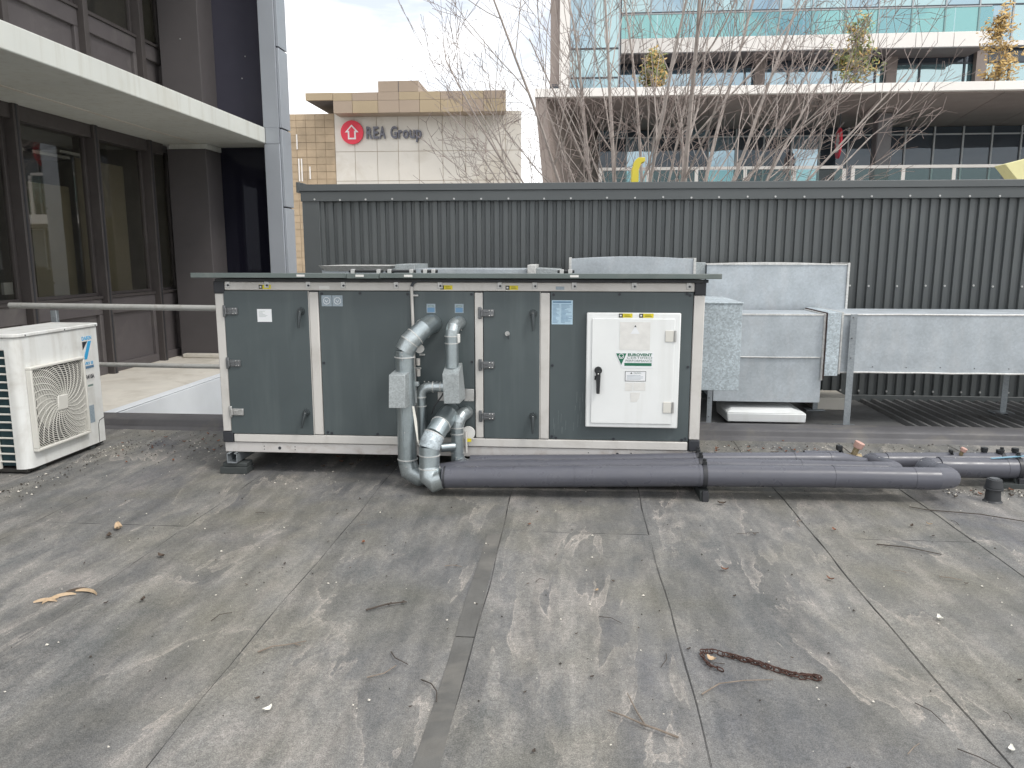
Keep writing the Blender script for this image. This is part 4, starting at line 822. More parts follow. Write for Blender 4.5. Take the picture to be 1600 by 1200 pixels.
# wall layers
def bay(y0, y1, z0, z1, up):
    sill = z0 + (1.05 if not up else 1.2)
    # spandrel: frame with a recessed panel
    B('spandrel_panel', (XW - 0.09, y0, z0 + 0.12), (XW - 0.05, y1, sill - 0.12), 'bld_dark', ob)
    f = MB(); f.box((XW - 0.12, y0, z0), (XW, y1, z0 + 0.12)); f.box((XW - 0.12, y0, sill - 0.22), (XW, y1, sill)); f.box((XW - 0.12, y0, z0 + 0.12), (XW, y0 + 0.08, sill - 0.22)); f.box((XW - 0.12, y1 - 0.08, z0 + 0.12), (XW, y1, sill - 0.22))
    f.build('spandrel_frame', 'bld_dark', ob, 0.008)
    B('window_sill', (XW - 0.14, y0, sill + 0.001), (XW + 0.025, y1, sill + 0.04), 'bld_mullion', ob, 0.004)
    top = z1
    wf = MB(); wf.box((XW - 0.10, y0, sill + 0.041), (XW - 0.04, y0 + 0.05, top)); wf.box((XW - 0.10, y1 - 0.05, sill + 0.041), (XW - 0.04, y1, top)); wf.box((XW - 0.10, y0 + 0.05, top - 0.1), (XW - 0.04, y1 - 0.05, top)); wf.box((XW - 0.10, y0 + 0.05, sill + 0.041), (XW - 0.04, y1 - 0.05, sill + 0.08))
    win = wf.build('window', 'bld_mullion', ob, 0.004)
    B('pane', (XW - 0.078, y0 + 0.051, sill + 0.081), (XW - 0.07, y1 - 0.051, top - 0.101), 'glass_left', win)
    return sill
for a, b in zip(muls[:-1], muls[1:]):
    bay(a + 0.05, b - 0.05, 0.0, 3.36, False); bay(a + 0.05, b - 0.05, 3.6, 7.2, True)
bay(11.63, 12.3, 0.0, 3.36, False); bay(11.63, 12.3, 3.6, 7.2, True)
for y in muls:
    B('mullion', (XW - 0.12, y - 0.05, 0.0), (XW + 0.09, y + 0.05, 3.359), 'bld_mullion', ob, 0.006); B('mullion', (XW - 0.12, y - 0.05, 3.601), (XW + 0.09, y + 0.05, 7.2), 'bld_mullion', ob, 0.006)
    B('mullion_groove', (XW + 0.0905, y - 0.012, 0.0), (XW + 0.094, y + 0.012, 3.358), 'corner_plastic', ob)
B('window_head', (XW - 0.1, 5.0, 3.19), (XW + 0.05, 12.0, 3.3595), 'bld_mullion', ob, 0.004)
B('floor_slab', (-14, 1.0, 3.361), (XW - 0.13, 12.4, 3.7), 'room', ob); B('room_floor', (-14, 1.0, -0.2), (XW - 0.21, 12.4, 0.05), 'room', ob); B('room_wall', (-12.2, 1.0, 0.05), (-12, 12.4, 7.2), 'room', ob); B('room_wall', (-12, 12.42, 0.05), (XW - 0.13, 12.6, 7.2), 'room', ob)
B('room_wall', (-12, 1.0, 0.05), (-6.65, 1.2, 7.2), 'room', ob); B('top_slab', (-14, 1, 7.2), (-4.83, 12.5, 7.5), 'room', ob)
B('blind', (XW - 0.30, 10.28, 1.1), (XW - 0.28, 11.40, 2.95), 'blind', ob); B('blind', (XW - 0.34, 9.35, 1.1), (XW - 0.32, 10.15, 2.55), 'blind', ob)
for yy, zz in ((8.85, 2.95), (9.6, 2.95), (10.3, 3.02)): B('ceiling_light', (XW - 1.3, yy, zz), (XW - 0.5, yy + 0.9, zz + 0.04), 'room_white', ob)
B('desk_screen', (XW - 0.7, 9.2, 1.15), (XW - 0.66, 9.6, 1.3), 'room_white', ob); B('partition', (XW - 0.9, 9.15, 0.05), (XW - 0.86, 9.2, 2.6), 'room_white', ob)
# column, recess wall, cladding fin
for z0, z1 in ((0.0, 3.28), (3.601, 7.2)): B('column', (-6.39, 12.0, z0), (-5.76, 12.56, z1), 'bld_column', ob, 0.01)
B('column_cap', (-6.36, 12.02, 3.281), (-5.74, 12.58, 3.359), 'bld_canopy', ob, 0.004)
B('recess_wall', (-6.5, 12.5, 3.602), (-4.862, 12.62, 7.2), 'bld_navy', ob); B('recess_backing', (-6.5, 12.53, -0.2), (-4.862, 12.62, 3.358), 'bld_navy', ob); B('recess_shade_glass', (-5.755, 12.50, 0.0), (-4.864, 12.52, 3.357), 'recess_shade_glass', ob)  # glossy panel before the lower wall, its dark colour painting the canopy shade
for z0, z1 in ((-3, 3.358), (3.602, 7.3)): B('cladding_strip', (-4.86, 12.105, z0), (-4.612, 12.48, z1), 'bld_clad', ob, 0.006)
B('cladding_strip', (-4.828, 12.10, 3.3585), (-4.614, 12.48, 3.6015), 'bld_clad', ob)
zz = -2.41
while zz < 7:
    B('cladding_panel', (-4.608, 12.13, zz + 0.012), (-4.57, 12.50, zz + 1.188), 'bld_clad', ob, 0.004); zz += 1.2
B('joint_backing', (-4.611, 12.14, -3), (-4.6085, 12.49, 7.2), 'ink', ob)
screws([(-6.05, 11.994, 4.9), (-5.25, 12.49, 4.75), (-5.32, 12.49, 4.42)], ob, 'sticker_grey')

# ------------------------------------------------------------------ beige building with the round red sign
rb_ = thing('beige_building', 'beige stone panel building with brown roof band in the distance', 'building', (-15, 70, -4.5))
YR = 70.0
MB().hexa([(-25.9, YR + 0.05, -4.4), (-4.85, YR + 0.05, -4.4), (-8.5, YR + 24, -4.4), (-25.9, YR + 24, -4.4), (-25.9, YR + 0.05, 14.0), (-4.85, YR + 0.05, 14.0), (-8.5, YR + 24, 14.0), (-25.9, YR + 24, 14.0)]).build('core', 'tanbrick', rb_)
xs = [-21.55, -19.75, -17.72, -15.8, -13.95, -11.8, -9.75, -7.95, -6.22, -4.8]
zs = [-4.4, -1.0, 2.4, 5.4, 8.2, 10.75, 14.08]
for i in range(len(xs) - 1):
    for j in range(len(zs) - 1):
        B('stone_panel', (xs[i] + 0.02, YR, zs[j] + 0.02), (xs[i + 1] - 0.02, YR + 0.1, zs[j + 1] - 0.02), 'sandstone', rb_)
# brown tiled left wing
z = -4.4; k = 0
tile = {}
while z < 14.0:
    zz = min(z + 0.62, 14.05)
    for i in range(5):
        a = -25.95 + i * 0.875
        B('tan_panel', (a + 0.02, YR - 0.02 * (k % 2), z + 0.012), (a + 0.868, YR + 0.1, zz - 0.005), 'tanbrick', rb_)
    z = zz + 0.02 if zz < 14 else 20; k += 1
for a, z0, z1 in ((-25.0, 8.2, 10.2), (-24.75, 8.2, 10.2), (-24.0, 8.4, 9.5), (-25.1, 11.0, 12.3), (-24.8, 4.0, 6.4), (-24.5, 4.0, 6.4)):
    B('slot_window', (a, YR - 0.06, z0), (a + 0.12, YR - 0.025, z1), 'off_white', rb_)
# roof band
gx = [-20.98, -19.3, -17.05, -15.2, -13.42, -11.6, -9.7, -7.9, -6.0]
gm = ['gold2', 'gold', 'gold2', 'gold2', 'gold', 'gold', 'gold2', 'gold']
for i in range(8):
    for j, (z0, z1) in enumerate(((13.72, 14.72), (14.74, 15.4))):
        B('roof_panel', (gx[i] + 0.015, 68.0, z0), (gx[i + 1] - 0.015, 68.3, z1), gm[(i + j) % 8], rb_)
MB().hexa([(-20.97, 68.31, 13.72), (-6.02, 68.31, 13.72), (-9.5, 90, 13.72), (-20.97, 90, 13.72), (-20.97, 68.31, 15.38), (-6.02, 68.31, 15.38), (-9.5, 90, 15.38), (-20.97, 90, 15.38)]).build('roof_volume', 'gold2', rb_)
B('cantilever_fascia', (-23.4, 67.98, 14.82), (-21.0, 68.28, 15.42), 'gold', rb_)
B('cantilever_soffit', (-23.4, 68.29, 14.82), (-21.0, 85, 14.95), 'soffit_dark', rb_)
B('penthouse', (-17.0, 68.02, 15.42), (-13.5, 76, 16.3), 'gold2', rb_, 0); B('penthouse_joint', (-15.25, 68.0, 15.42), (-15.2, 68.02, 16.3), 'soffit_dark', rb_)
for a, b, z1 in ((-13.4, -10.9, 15.62), (-10.7, -9.2, 15.78), (-8.6, -7.3, 15.72)): B('roof_plant', (a, 72, 15.38), (b, 78, z1), 'col_grey', rb_)
sg = thing('company_sign', 'round red house emblem sign with grey REA Group letters on beige building', 'sign', (-19.9, 69.9, 12.38))
MB().tube([(-19.91, 69.97, 12.39), (-19.91, 69.75, 12.39)], 1.02, 48).build('disc', 'sign_red', sg)
def outline(pts, r, par, mat, y): MB().prism(pts, y - 0.06, y, 'y').build('house_symbol', mat, par)
hx, hz = -19.91, 12.36
house = [(-0.62, 0.02), (0, 0.68), (0.62, 0.02), (0.36, 0.02), (0.36, -0.58), (-0.36, -0.58), (-0.36, 0.02)]
MB().prism([(hx + a, hz + b) for a, b in house], 69.69, 69.745, 'y').build('house_symbol', 'sign_white', sg)
inner = [(-0.33, 0.15), (0, 0.5), (0.33, 0.15), (0.21, 0.15), (0.21, -0.44), (-0.21, -0.44), (-0.21, 0.15)]
MB().prism([(hx + a, hz + b) for a, b in inner], 69.64, 69.688, 'y').build('house_inside', 'sign_red', sg)
xx = -18.62; 
for ch, wd_ in (('R', .60), ('E', .50), ('A', .62), (' ', .34), ('G', .66), ('r', .38), ('o', .58), ('u', .54), ('p', .56)):
    if ch != ' ': text('letter', ch, 1.42, face_front(xx, 69.85, 11.86), 'sign_grey', sg, ext=0.10, width=wd_ * 0.92, bold=0.035)
    xx += wd_ * 1.06

# ------------------------------------------------------------------ glass office building on the right
gb = thing('glass_building', 'modern glass office building with white balcony bands behind the bare trees', 'building', (10, 34, -4.5))
XE = 48
# podium overhang
for i in range(24):
    a = -1.58 + i * 2.05; B('fascia_panel', (a + 0.012, 30.0, 7.44), (a + 2.038, 30.25, 7.74), 'off_white', gb, 0.01)
B('fascia_shadow_gap', (-1.55, 30.26, 7.45), (XE, 30.4, 7.70), 'off_white', gb)
B('podium_deck', (-1.5, 30.41, 7.62), (XE, 40, 7.72), 'col_grey', gb)
n = 22
for i in range(n):
    a = -1.5 + i * 2.1; sk = 1.45
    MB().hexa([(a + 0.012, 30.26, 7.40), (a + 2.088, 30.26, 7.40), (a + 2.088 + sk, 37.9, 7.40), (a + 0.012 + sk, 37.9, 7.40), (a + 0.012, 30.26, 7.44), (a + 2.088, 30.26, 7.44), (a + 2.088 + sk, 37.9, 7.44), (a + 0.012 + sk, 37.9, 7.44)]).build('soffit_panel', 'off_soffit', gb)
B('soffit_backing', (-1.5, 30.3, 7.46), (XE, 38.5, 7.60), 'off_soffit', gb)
# leaning side wall at the left end
MB().hexa([(-0.35, 30.05, -4.4), (0.05, 30.05, -4.4), (2.6, 38.2, -4.4), (2.2, 38.2, -4.4), (-1.56, 30.05, 7.42), (-1.16, 30.05, 7.42), (1.0, 38.2, 7.42), (0.6, 38.2, 7.42)]).build('leaning_wall', 'brown_wall', gb)
# podium glazing
YG = 37.75
B('podium_back', (0.9, YG + 0.35, -4.4), (XE, YG + 0.6, 7.4), 'ink', gb)
pw = 1.26
i = 0; x = 1.1
while x < 44:
    for j, (z0, z1) in enumerate(((1.0, 2.9), (2.95, 4.95), (5.0, 7.02), (7.07, 7.38))):
        mt = 'glass_dark' if x > 10 or (i * 7 + j) % 3 else 'glass_blue'
        B('pane', (x + 0.04, YG, z0), (x + pw - 0.04, YG + 0.02, z1), mt, gb)
    B('mullion', (x - 0.035, YG - 0.08, 0.9), (x + 0.035, YG + 0.1, 7.39), 'alu', gb)
    x += pw; i += 1
for z in (4.975, 7.045, 2.925): B('transom', (1.0, YG - 0.05, z - 0.03), (XE, YG + 0.08, z + 0.03), 'alu', gb)
for xx in (12.35, 26.0, 39): B('round_column', (xx, 34.0, -4.4), (xx + 0.6, 34.6, 7.39), 'col_grey', gb, 0.05)
# podium white balcony rails
for a, b in ((0.95, 10.75), (11.1, 16.9), (17.2, 30)):
    B('rail_bar', (a, 33.0, 5.08), (b, 33.12, 5.2), 'off_white', gb, 0.01)
    x = a
    while x < b + 0.01: B('rail_post', (x, 33.02, 3.0), (x + 0.14, 33.1, 5.079), 'off_white', gb); x += 1.96
    B('rail_glass', (a, 33.05, 3.9), (b, 33.065, 5.05), 'glass_rail', gb)
B('balcony_slab', (0.5, 32.9, 3.0), (XE, 37.7, 3.4), 'off_white', gb)
# tower fins and front bay
B('corner_fin', (-1.06, 32.0, 7.73), (-0.70, 33.5, 22), 'brown_wall', gb); B('corner_fin', (-0.695, 31.9, 7.73), (-0.31, 33.4, 22), 'off_white', gb); B('fin_base', (-1.08, 31.98, 7.73), (-0.69, 33.52, 8.3), 'alu_dark', gb)
z = 7.75
lev = [7.75, 8.6, 9.7, 11.7, 13.7, 15.7]
for j in range(5):
    for i in range(2): B('pane', (-0.29 + i * 0.97, 32.4, lev[j] + 0.03), (-0.29 + i * 0.97 + 0.94, 32.43, lev[j + 1] - 0.03), 'glass_blue' if j > 2 or i == 0 and j == 2 else 'glass_teal', gb)
    B('transom', (-0.3, 32.36, lev[j] - 0.03), (1.66, 32.5, lev[j] + 0.03), 'alu_dark', gb)
for i in range(3): B('mullion', (-0.32 + i * 0.97, 32.34, 7.74), (-0.27 + i * 0.97, 32.5, 15.7), 'alu', gb)
B('bay_side', (1.64, 32.4, 7.73), (1.72, 38.4, 16), 'alu_dark', gb); B('bay_core', (-0.3, 32.6, 7.73), (1.6, 38.4, 16), 'ink', gb)
# first floor glazing behind the terrace
YT = 38.1
B('tower_core', (1.8, YT + 0.4, 7.73), (XE, 50, 22), 'ink', gb)
x = 1.9; i = 0
while x < 44:
    for j, (z0, z1) in enumerate(((7.78, 8.9), (8.95, 10.15), (10.2, 10.75))):
        B('pane', (x + 0.04, YT, z0), (x + 1.9, YT + 0.02, z1), ('glass_blue' if x < 13 else 'glass_teal') if j < 2 else 'glass_dark', gb)
    B('mullion', (x - 0.04, YT - 0.06, 7.74), (x + 0.04, YT + 0.1, 10.78), 'alu_dark', gb); x += 1.94; i += 1
for z in (8.925, 10.175): B('transom', (1.9, YT - 0.04, z - 0.035), (XE, YT + 0.06, z + 0.035), 'alu_dark', gb)
for xx in (8.1, 13.9, 17.75): B('pier', (xx, YT - 0.4, 7.73), (xx + 0.45, YT - 0.07, 10.75), 'brown_wall', gb)
# second floor slab with its glass balustrade
for i in range(10):
    a = 1.9 + i * 1.56; B('fascia_panel', (a + 0.01, 36.0, 10.38), (a + 1.55, 36.2, 10.98), 'off_white', gb, 0.01)
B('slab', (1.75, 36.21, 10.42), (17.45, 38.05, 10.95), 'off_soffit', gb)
B('slab_beyond', (17.5, 37.6, 10.78), (XE, 38.05, 10.98), 'off_white', gb)
MB().tube([(10.5, 36.8, 10.42), (10.5, 36.8, 10.405)], 0.09, 12).build('downlight', 'off_white', gb); MB().tube([(15.3, 36.8, 10.42), (15.3, 36.8, 10.405)], 0.09, 12).build('downlight', 'off_white', gb)
for i in range(10):
    a = 1.9 + i * 1.56; B('balustrade_pane', (a + 0.02, 36.08, 10.985), (a + 1.54, 36.10, 11.97), 'glass_rail', gb)
B('balustrade_rail', (1.9, 36.05, 11.972), (17.4, 36.13, 12.02), 'alu', gb)
x = 1.9; i = 0
while x < 44:
    for j, (z0, z1) in enumerate(((11.0, 12.6), (12.65, 14.6), (14.65, 16.6), (16.65, 18.6))):
        B('pane', (x + 0.03, YT, z0), (x + 1.42, YT + 0.02, z1), ('glass_teal', 'glass_teal', 'glass_blue')[(i + j) % 3], gb)
    B('mullion', (x - 0.03, YT - 0.06, 10.99), (x + 0.03, YT + 0.1, 18.7), 'alu', gb); x += 1.45; i += 1
for z in (12.625, 14.625, 16.625): B('transom', (1.9, YT - 0.04, z - 0.03), (XE, YT + 0.06, z + 0.03), 'alu_dark', gb)
# round red blade signs
def blade(x, y, z, r_, lab, ry=0.0):
    t = thing('blade_sign', lab, 'sign', (x, y, z), 'round red blade signs')
    MB().tube([(x, y, z), (x + 0.07, y, z)], r_, 36).build('disc', 'sign_red', t)
    MB().prism([(y + a * r_, z + b * r_) for a, b in house], x - 0.02, x - 0.001, 'x').build('house_symbol', 'sign_white', t)
    B('bracket', (x + 0.02, y - 0.04, z + r_ - 0.02), (x + 0.06, y + 0.04, 7.44), 'alu_dark', t); t.rotation_euler = (0, 0, ry)
blade(10.8, 34.0, 6.2, 0.62, 'round red blade sign hanging beside the grey column of the glass building', radians(-8))

# yellow sculptures
tag(MB().prism([(0.70, 2.70), (0.735, 2.81), (0.775, 2.845), (0.86, 2.845), (0.86, 2.80), (0.815, 2.78), (0.785, 2.70), (0.78, -4.5), (0.70, -4.5)], 10, 10.2, 'y').build('yellow_sculpture', 'sculpt', bevel=0.005), 'slim yellow bent post rising behind the screen wall', 'sculpture')
tag(MB().prism([(10.3, 3.80), (11.4, 4.08), (11.8, 3.0), (11.8, -4.5), (10.8, -4.5), (10.65, 3.4)], 20, 20.5, 'y').build('yellow_sculpture', 'sculpt_pale', bevel=0.01), 'pale yellow angular panel above the wall at the right edge', 'sculpture')

# ------------------------------------------------------------------ bare trees behind the wall
def bare_tree(base, stems, seed, lab):
    rn = random.Random(seed); t = thing('bare_tree', lab, 'tree', base, 'bare trees behind the screen wall')
    tr = MB(); br = MB(); tw = MB()
    def grow(p, d, ln, r0, lev):
        n = max(3, int(ln / (0.55 if lev < 2 else 0.22))); pts = [p]; rad = [r0]; q = p.copy(); dd = d.normalized()
        rend = r0 * (0.3 if lev < 3 else 0.4); kids = []
        for i in range(n):
            j = 0.022 if lev < 2 else 0.06
            dd = (dd + Vector((rn.gauss(0, j), rn.gauss(0, j), rn.gauss(0.0 if lev < 2 else 0.03, j * .6)))).normalized()
            q = q + dd * (ln / n); pts.append(q.copy()); rad.append(max(0.004, r0 + (rend - r0) * (i + 1) / n)); kids.append((q.copy(), dd.copy(), i / n))
        (tr if lev == 0 else br if lev < 3 else tw).tube(pts, rad, (8, 6, 5, 4, 3)[min(lev, 4)], False)
        if lev >= 4: return
        cnt = (0, 10, 5, 3)[lev] if lev else 0
        if lev == 0: return
        for c in range(cnt):
            f = (0.2 if lev == 1 else 0.12) + (0.78 if lev == 1 else 0.86) * (c + rn.random()) / cnt; k = kids[min(len(kids) - 1, int(f * len(kids)))]
            perp = k[1].orthogonal().normalized(); perp.rotate(Matrix.Rotation(rn.random() * tau, 3, k[1]))
            a = rn.uniform(0.4, 0.85); nd = k[1] * cos(a) + perp * sin(a); nd.z += 0.04
            grow(k[0], nd, ln * rn.uniform(0.32, 0.52) * (1.15 - 0.5 * f), max(0.0048, r0 * (1 - 0.65 * f) * 0.42), lev + 1)
    B0 = Vector(base)
    fork = B0 + Vector((0, 0, stems[0][4]))
    grow(B0, Vector((0, 0, 1)), stems[0][4], 0.13, 0)
    for (ax, ay, ln, rr, _) in stems:
        grow(fork + Vector((rn.uniform(-.08, .08), rn.uniform(-.08, .08), rn.uniform(-.5, .0))), Vector((ax, ay, 1)), ln, rr, 1)
    tr.build('trunk', 'bark', t); br.build('branches', 'bark', t); tw.build('twigs', 'bark_twig', t)
bare_tree((0.75, 14.0, -4.5), [(-0.56, 0.1, 6.2, .038, 4.5), (-0.38, -0.2, 6.6, .044, 0), (-0.22, 0.2, 7.2, .048, 0), (-0.06, 0.1, 7.4, .055, 0), (0.14, -0.2, 7.2, .042, 0), (-0.72, 0.2, 5.2, .03, 0), (.32, .1, 6.4, .036, 0), (-.47, .2, 5.4, .03, 0)], 3, 'bare multi-stemmed tree leaning left, its twigs against the sky')
bare_tree((1.75, 14.6, -4.5), [(-0.2, 0.1, 7.2, .046, 4.5), (0.02, -0.2, 7.6, .066, 0), (0.2, 0.2, 7.4, .05, 0), (0.36, -0.1, 7.2, .045, 0), (0.54, 0.15, 6.8, .04, 0), (0.70, -0.15, 6.2, .036, 0), (-.4, -.1, 6.4, .034, 0), (.86, .2, 5.6, .032, 0), (.45, .2, 6.6, .034, 0)], 12, 'bare multi-stemmed tree with branches spreading right across the glass building')

# potted shrubs on the terrace
def shrub(x, y, z, h_, w_, mats, seed, lab):
    rn = random.Random(seed); t = thing('terrace_shrub', lab, 'shrub', (x, y, z), 'shrubs on the terrace')
    st = MB(); lf = [MB() for _ in mats]
    st.tube([(x, y, z), (x + 0.05, y, z + h_ * 0.5), (x, y, z + h_ * 0.9)], [0.05, 0.03, 0.008], 6)
    for b_ in range(46):
        f = rn.random() ** 1.25; zz = z + 0.02 + h_ * 0.8 * f; a = rn.random() * tau; ln = w_ * (1 - 0.65 * f) * rn.uniform(.5, 1.1)
        p0 = Vector((x, y, zz)); p1 = p0 + Vector((cos(a) * ln, sin(a) * ln, rn.uniform(.15, .55)))
        st.tube([p0, p1], [0.014, 0.005], 4)
        for q in range(28):
            p = p0.lerp(p1, rn.uniform(.25, 1.1)) + Vector([rn.gauss(0, .10) for _ in range(3)])
            u = Vector([rn.gauss(0, 1) for _ in range(3)]).normalized() * rn.uniform(.06, .13); v_ = u.orthogonal().normalized() * rn.uniform(.03, .055)
            rn.choice(lf).add([p - u, p + v_, p + u, p - v_], [(0, 1, 2, 3)])
    st.build('stem', 'bark', t)
    for m_, mm in zip(lf, mats): m_.build('crown', mm, t, smooth=False)
shrub(10.25, 30.9, 7.74, 2.75, 1.0, ('leaf_green', 'leaf_green', 'leaf_gold'), 4, 'green and yellow leaved shrub on the terrace of the glass building')
shrub(15.25, 30.9, 7.74, 3.0, 0.85, ('leaf_gold', 'leaf_gold'), 9, 'golden leaved shrub on the terrace at the right edge')
shrub(2.9, 31.2, 7.74, 1.5, 0.6, ('leaf_gold', 'leaf_green'), 5, 'small yellowing shrub on the terrace seen through the bare branches')

# ------------------------------------------------------------------ things lying on the roof
def twig(pts, r, lab, mat='twig', grp=None, forks=()):
    m = MB(); n = len(pts); m.tube([(a, b, 0.007 + r + (0.006 if 0 < i < n - 1 else 0)) for i, (a, b) in enumerate(pts)], [r * (1 - 0.5 * i / n) for i in range(n)], 6)
    for f in forks: m.tube([(a, b, 0.008 + r) for a, b in f], [r * 0.8, r * 0.7, r * 0.4][:len(f)], 5)
    return tag(m.build('twig', mat), lab, 'twig', grp or 'twigs on the roof')
twig([(0.378, 2.443), (0.31, 2.475), (0.263, 2.50), (0.2, 2.545), (0.143, 2.585)], 0.0042, 'forked pale twig on the roof left of the rusty chain', forks=[[(0.272, 2.497), (0.248, 2.58), (0.221, 2.70)]])
twig([(-1.30, 2.888), (-1.25, 2.93), (-1.2, 2.945), (-1.13, 2.995)], 0.0035, 'long pale twig on the roof left of centre', forks=[[(-1.17, 2.965), (-1.14, 2.955)]])
twig([(-0.577, 2.735), (-0.53, 2.70), (-0.5, 2.65), (-0.49, 2.59)], 0.0028, 'dark curved twig beside the dark lap strip', 'twig_dark')
twig([(0.502, 2.72), (0.58, 2.79), (0.68, 2.82), (0.796, 2.845)], 0.003, 'curved twig just in front of the rusty chain')
twig([(-0.95, 3.30), (-0.86, 3.36), (-0.78, 3.40)], 0.005, 'stubby knobbly twig in the middle of the roof', 'twig_dark', forks=[[(-0.86, 3.36), (-0.85, 3.385)], [(-0.80, 3.39), (-0.795, 3.41)]])
twig([(2.2, 6.28), (2.45, 6.2), (2.6, 6.17)], 0.007, 'black stick on the roof near the kerb behind the pipes', 'twig_dark')
twig([(2.3, 5.0), (2.6, 4.92), (2.95, 4.72), (3.3, 4.62)], 0.004, 'long thin dark twig in front of the vent pipe', 'twig_dark', forks=[[(2.3, 5.0), (2.22, 5.05)]])
twig([(1.75, 4.35), (1.9, 4.3), (2.05, 4.22)], 0.004, 'brown twig beyond the loose leaf at right', 'twig_dark')
for k in range(20):
    x, y = R.uniform(-2.6, 2.6), R.uniform(2.3, 4.9)
    if abs(x) > y * 0.62: continue
    a = R.uniform(0, tau); ln = R.uniform(.04, .14); b = R.uniform(-.5, .5)
    twig([(x, y), (x + cos(a) * ln * .5, y + sin(a) * ln * .5), (x + cos(a + b) * ln, y + sin(a + b) * ln)], R.uniform(.0014, .0028), 'short thin twig lying loose on the roof membrane', R.choice(('twig', 'twig_dark', 'twig_dark')), 'small loose twigs')
def leaf_mesh(seed, L_=0.05, W_=0.03, curl=0.012):
    rn = random.Random(seed); m = MB(); n = 7; vs = []
    for i in range(n):
        t_ = i / (n - 1); w_ = W_ * sin(pi * min(.97, max(.05, t_))) ** 0.8 * rn.uniform(.8, 1.1); x = (t_ - .5) * L_; z = curl * (2 * t_ - 1) ** 2 + rn.uniform(0, .004)
        vs += [(x, -w_ * .5, z + curl * .6), (x, 0, z), (x, w_ * .5, z + curl * .5)]
    fs = []
    for i in range(n - 1):
        for j in range(2): fs.append((i * 3 + j, i * 3 + j + 1, i * 3 + j + 4, i * 3 + j + 3))
    return m.add(vs, fs).mesh('leaf')
lm = [leaf_mesh(k, R.uniform(.04, .065), R.uniform(.025, .04)) for k in range(5)]
def leaf(x, y, lab, mat, sc=1.0, grp='fallen leaves on the roof', nm='fallen_leaf'):
    me = R.choice(lm).copy(); me.materials.clear(); o = obj(nm, me, mat); o.location = (x, y, 0.009); o.rotation_euler = (R.uniform(-.2, .2), R.uniform(-.15, .15), R.uniform(0, tau)); o.scale = (sc * 0.72,) * 3
    return tag(o, lab, 'leaf', grp)
leaf(0.811, 3.912, 'curled red-brown leaf beyond the rusty chain', 'leaf_brown', 1.2); leaf(1.327, 3.833, 'red-brown leaf beside the right roof seam', 'leaf_brown', 1.1); leaf(-1.195, 4.143, 'small orange-brown leaf in front of the galvanised risers', 'leaf_brown', 0.9)
leaf(0.13, 3.6, 'round pale tan leaf in the middle of the roof', 'leaf_pale', 0.8); leaf(-1.097, 2.49, 'whitish leaf scrap low at left of centre', 'paper', 1.0); leaf(1.684, 3.427, 'narrow white curved scrap on the right', 'paper', 1.3)
leaf(1.486, 2.469, 'white pebble-like scrap in the lower right corner', 'paper', 0.8); leaf(-0.257, 4.517, 'small brown leaf in front of the black pipe', 'leaf_brown', .8); leaf(1.586, 4.576, 'brown leaf right of the pipe clamp', 'leaf_brown', 0.9)
leaf(2.2, 4.72, 'tan curled leaf near the end of the front pipe', 'leaf_pale', 1.0); leaf(2.08, 4.68, 'dark curled leaf next to the tan one near the pipe end', 'leaf_dark', 0.9); leaf(0.58, 2.98, 'peach leaf lying on the rusty chain', 'leaf_pale', 1.2)
leaf(1.0, 5.02, 'long brown leaf beside the pipe clamp foot', 'leaf_dark', 1.6); leaf(-2.05, 3.32, 'dark wet leaf right of the pale bark curls', 'leaf_dark', 1.2); leaf(-2.25, 3.85, 'dark leaf left on the roof behind the bark curls', 'leaf_dark', 1.4)
leaf(-2.74, 4.25, 'broad pale dry leaf on a nest of twigs at left', 'leaf_pale', 2.2); leaf(-2.72, 4.12, 'dark crumpled leaf in front of the broad pale leaf', 'leaf_dark', 1.5)
def litter(name, lab, spots, mats):
    ms = {k: MB() for k in mats}
    for x, y, sc in spots:
        src = R.choice(lm); a = R.uniform(0, tau); k = R.choice(mats); tx = R.uniform(-.3, .3)
        ms[k].add([(x + sc * (v.co.x * cos(a) - v.co.y * sin(a)), y + sc * (v.co.x * sin(a) + v.co.y * cos(a)), 0.007 + sc * (v.co.z + abs(v.co.y) * abs(tx))) for v in src.vertices], [tuple(p.vertices) for p in src.polygons])
    r_ = thing(name, lab, 'debris'); r_['kind'] = 'stuff'
    for k in mats: ms[k].build('scraps', k, r_)
litter('leaf_scraps', 'tiny dark leaf scraps scattered over the roof', [(R.uniform(-3.6, 3.2), R.uniform(2.0, 5.0), R.uniform(.2, .42)) for _ in range(70)], ('leaf_dark', 'twig_dark'))
litter('leaf_litter', 'brown leaf litter gathered along the kerb and beside the condenser', [(R.uniform(1.15, 2.2), R.gauss(6.5, .12), R.uniform(.3, .7)) for _ in range(45)] + [(R.uniform(-4.0, -2.75), R.gauss(6.35, .25), R.uniform(.3, .7)) for _ in range(45)] + [(R.uniform(2.6, 3.6), R.uniform(5.3, 5.5), R.uniform(.3, .8)) for _ in range(18)] + [(R.uniform(-2.0, -1.4), R.uniform(5.7, 6.2), R.uniform(.5, .9)) for _ in range(14)], ('leaf_dark', 'leaf_brown'))
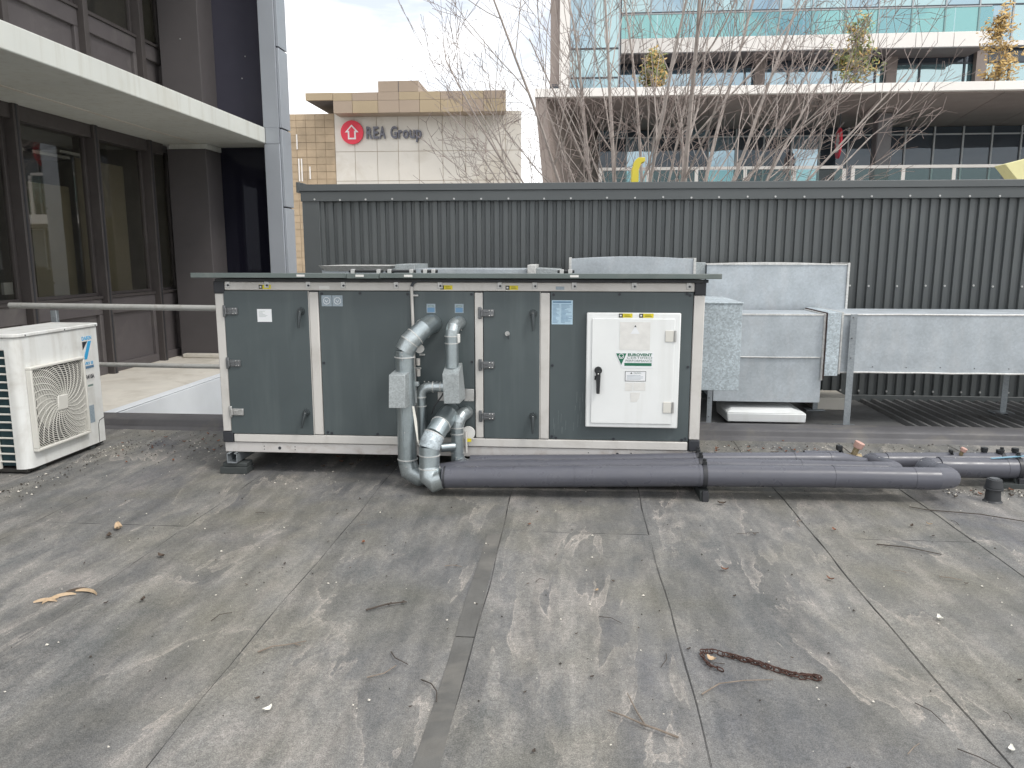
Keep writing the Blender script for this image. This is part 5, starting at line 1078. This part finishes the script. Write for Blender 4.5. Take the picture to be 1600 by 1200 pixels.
# pale bark curls
bk = thing('bark_curls', 'cluster of pale curled bark strips on the roof at lower left', 'bark', (-2.45, 3.3, 0))
for k, (x, y, a, s_) in enumerate(((-2.50, 3.24, .2, .09), (-2.44, 3.30, .7, .10), (-2.38, 3.34, -.3, .12), (-2.47, 3.27, 1.2, .07), (-2.41, 3.36, .3, .10))):
    m = MB(); vs = []
    for i in range(9):
        t_ = i / 8; aa = -1.0 + 2.0 * t_; px, py = s_ * sin(aa) * .7, s_ * .5 * cos(aa)
        X_ = x + px * cos(a) - py * sin(a); Y_ = y + px * sin(a) + py * cos(a); w_ = 0.0085 * sin(pi * (0.1 + .85 * t_))
        vs += [(X_, Y_ - w_, 0.008), (X_, Y_, 0.012 + w_ * 1.2), (X_, Y_ + w_, 0.01)]
    m.add(vs, [(i * 3 + j, i * 3 + j + 1, i * 3 + j + 4, i * 3 + j + 3) for i in range(8) for j in range(2)]); m.build('bark_strip', 'leaf_pale' if k != 4 else 'leaf_dark', bk)
# chain
ch = thing('rusty_chain', 'rusty steel chain lying in a line on the roof', 'chain', (0.76, 2.95, 0))
link = MB().tube([(0.0075 * cos(a) + (0.0085 if cos(a) > 0 else -0.0085), 0.0085 * sin(a), 0) for a in [tau * i / 14 for i in range(15)]], 0.0024, 6, False).mesh('link')
path = [Vector(p) for p in ((0.60, 2.90, 0), (0.565, 2.935, 0), (0.545, 3.0, 0), (0.555, 3.04, 0), (0.60, 3.045, 0), (0.66, 3.015, 0), (0.74, 2.98, 0), (0.82, 2.92, 0), (0.90, 2.875, 0), (0.98, 2.86, 0), (0.985, 2.875, 0), (0.96, 2.885, 0), (0.88, 2.895, 0), (0.80, 2.945, 0), (0.70, 3.0, 0), (0.64, 3.03, 0))]
s_ = 0.0; k = 0; step = 0.0235
for a, b in zip(path[:-1], path[1:]):
    ln = (b - a).length
    while s_ < ln:
        p = a.lerp(b, s_ / ln); o = obj('chain_link', link, 'rust'); o.parent = ch; o.matrix_parent_inverse = Matrix.Translation(ch.location).inverted()
        dv = (b - a); o.location = (p.x + R.gauss(0, .002), p.y + R.gauss(0, .002), 0.012 + 0.002 * (k % 2)); o.rotation_euler = (R.uniform(.2, .5) if k % 2 else pi / 2 - R.uniform(.3, .6), 0, math.atan2(dv.y, dv.x) + R.gauss(0, .15)); k += 1; s_ += step
    s_ -= ln
# uncountable crumbs
def crumbs(name, mat, lab, n, seed, smin, smax, fn):
    rn = random.Random(seed); m = MB()
    for k in range(n):
        x, y = fn(rn); s_ = rn.uniform(smin, smax) * rn.choice((.6, .8, 1, 1, 1.5)); a = rn.random() * tau; e = rn.uniform(.5, 1)
        c, sn = cos(a) * s_, sin(a) * s_
        m.add([(x + c, y + sn, .006), (x - sn * e, y + c * e, .006), (x - c, y - sn, .006), (x + sn * e, y - c * e, .006), (x + c * .2, y, .006 + s_ * .8)], [(0, 1, 4), (1, 2, 4), (2, 3, 4), (3, 0, 4)])
    o = tag(m.build(name, mat, smooth=False), lab, 'debris'); o['kind'] = 'stuff'
allover = lambda rn: (rn.uniform(-4.5, 4.5), 1.9 + 5 * rn.random())
edges = lambda rn: rn.choice(((rn.uniform(1.1, 3.5), rn.gauss(6.55, .15)), (rn.uniform(-4.05, -2.7), rn.gauss(6.3, .3)), (-4.0 + abs(rn.gauss(0, .12)), rn.uniform(4.6, 6.4)), (rn.uniform(2.6, 3.7), rn.gauss(5.42, .06))))
crumbs('pale_crumbs', 'crumb', 'small pale crumbs and chips scattered over the roof', 420, 1, .0025, .006, allover)
crumbs('dark_crumbs', 'crumb_dark', 'small dark crumbs scattered over the roof', 420, 2, .0025, .006, allover)
crumbs('edge_litter', 'crumb_dark', 'dark leaf litter crumbs along the kerb and condenser', 700, 3, .003, .008, edges)
crumbs('edge_chips', 'crumb', 'pale chips along the kerb and condenser', 260, 4, .003, .008, edges)

# pieces too small to pick apart, joined within their part
for o in bpy.data.objects:
    if o.parent and o.name.split('.')[0] in ('rivets', 'bolts', 'hinge_screws', 'printed_lines', 'grille_rings', 'grille_spokes', 'twigs', 'crown', 'scraps'): o['kind'] = 'stuff'
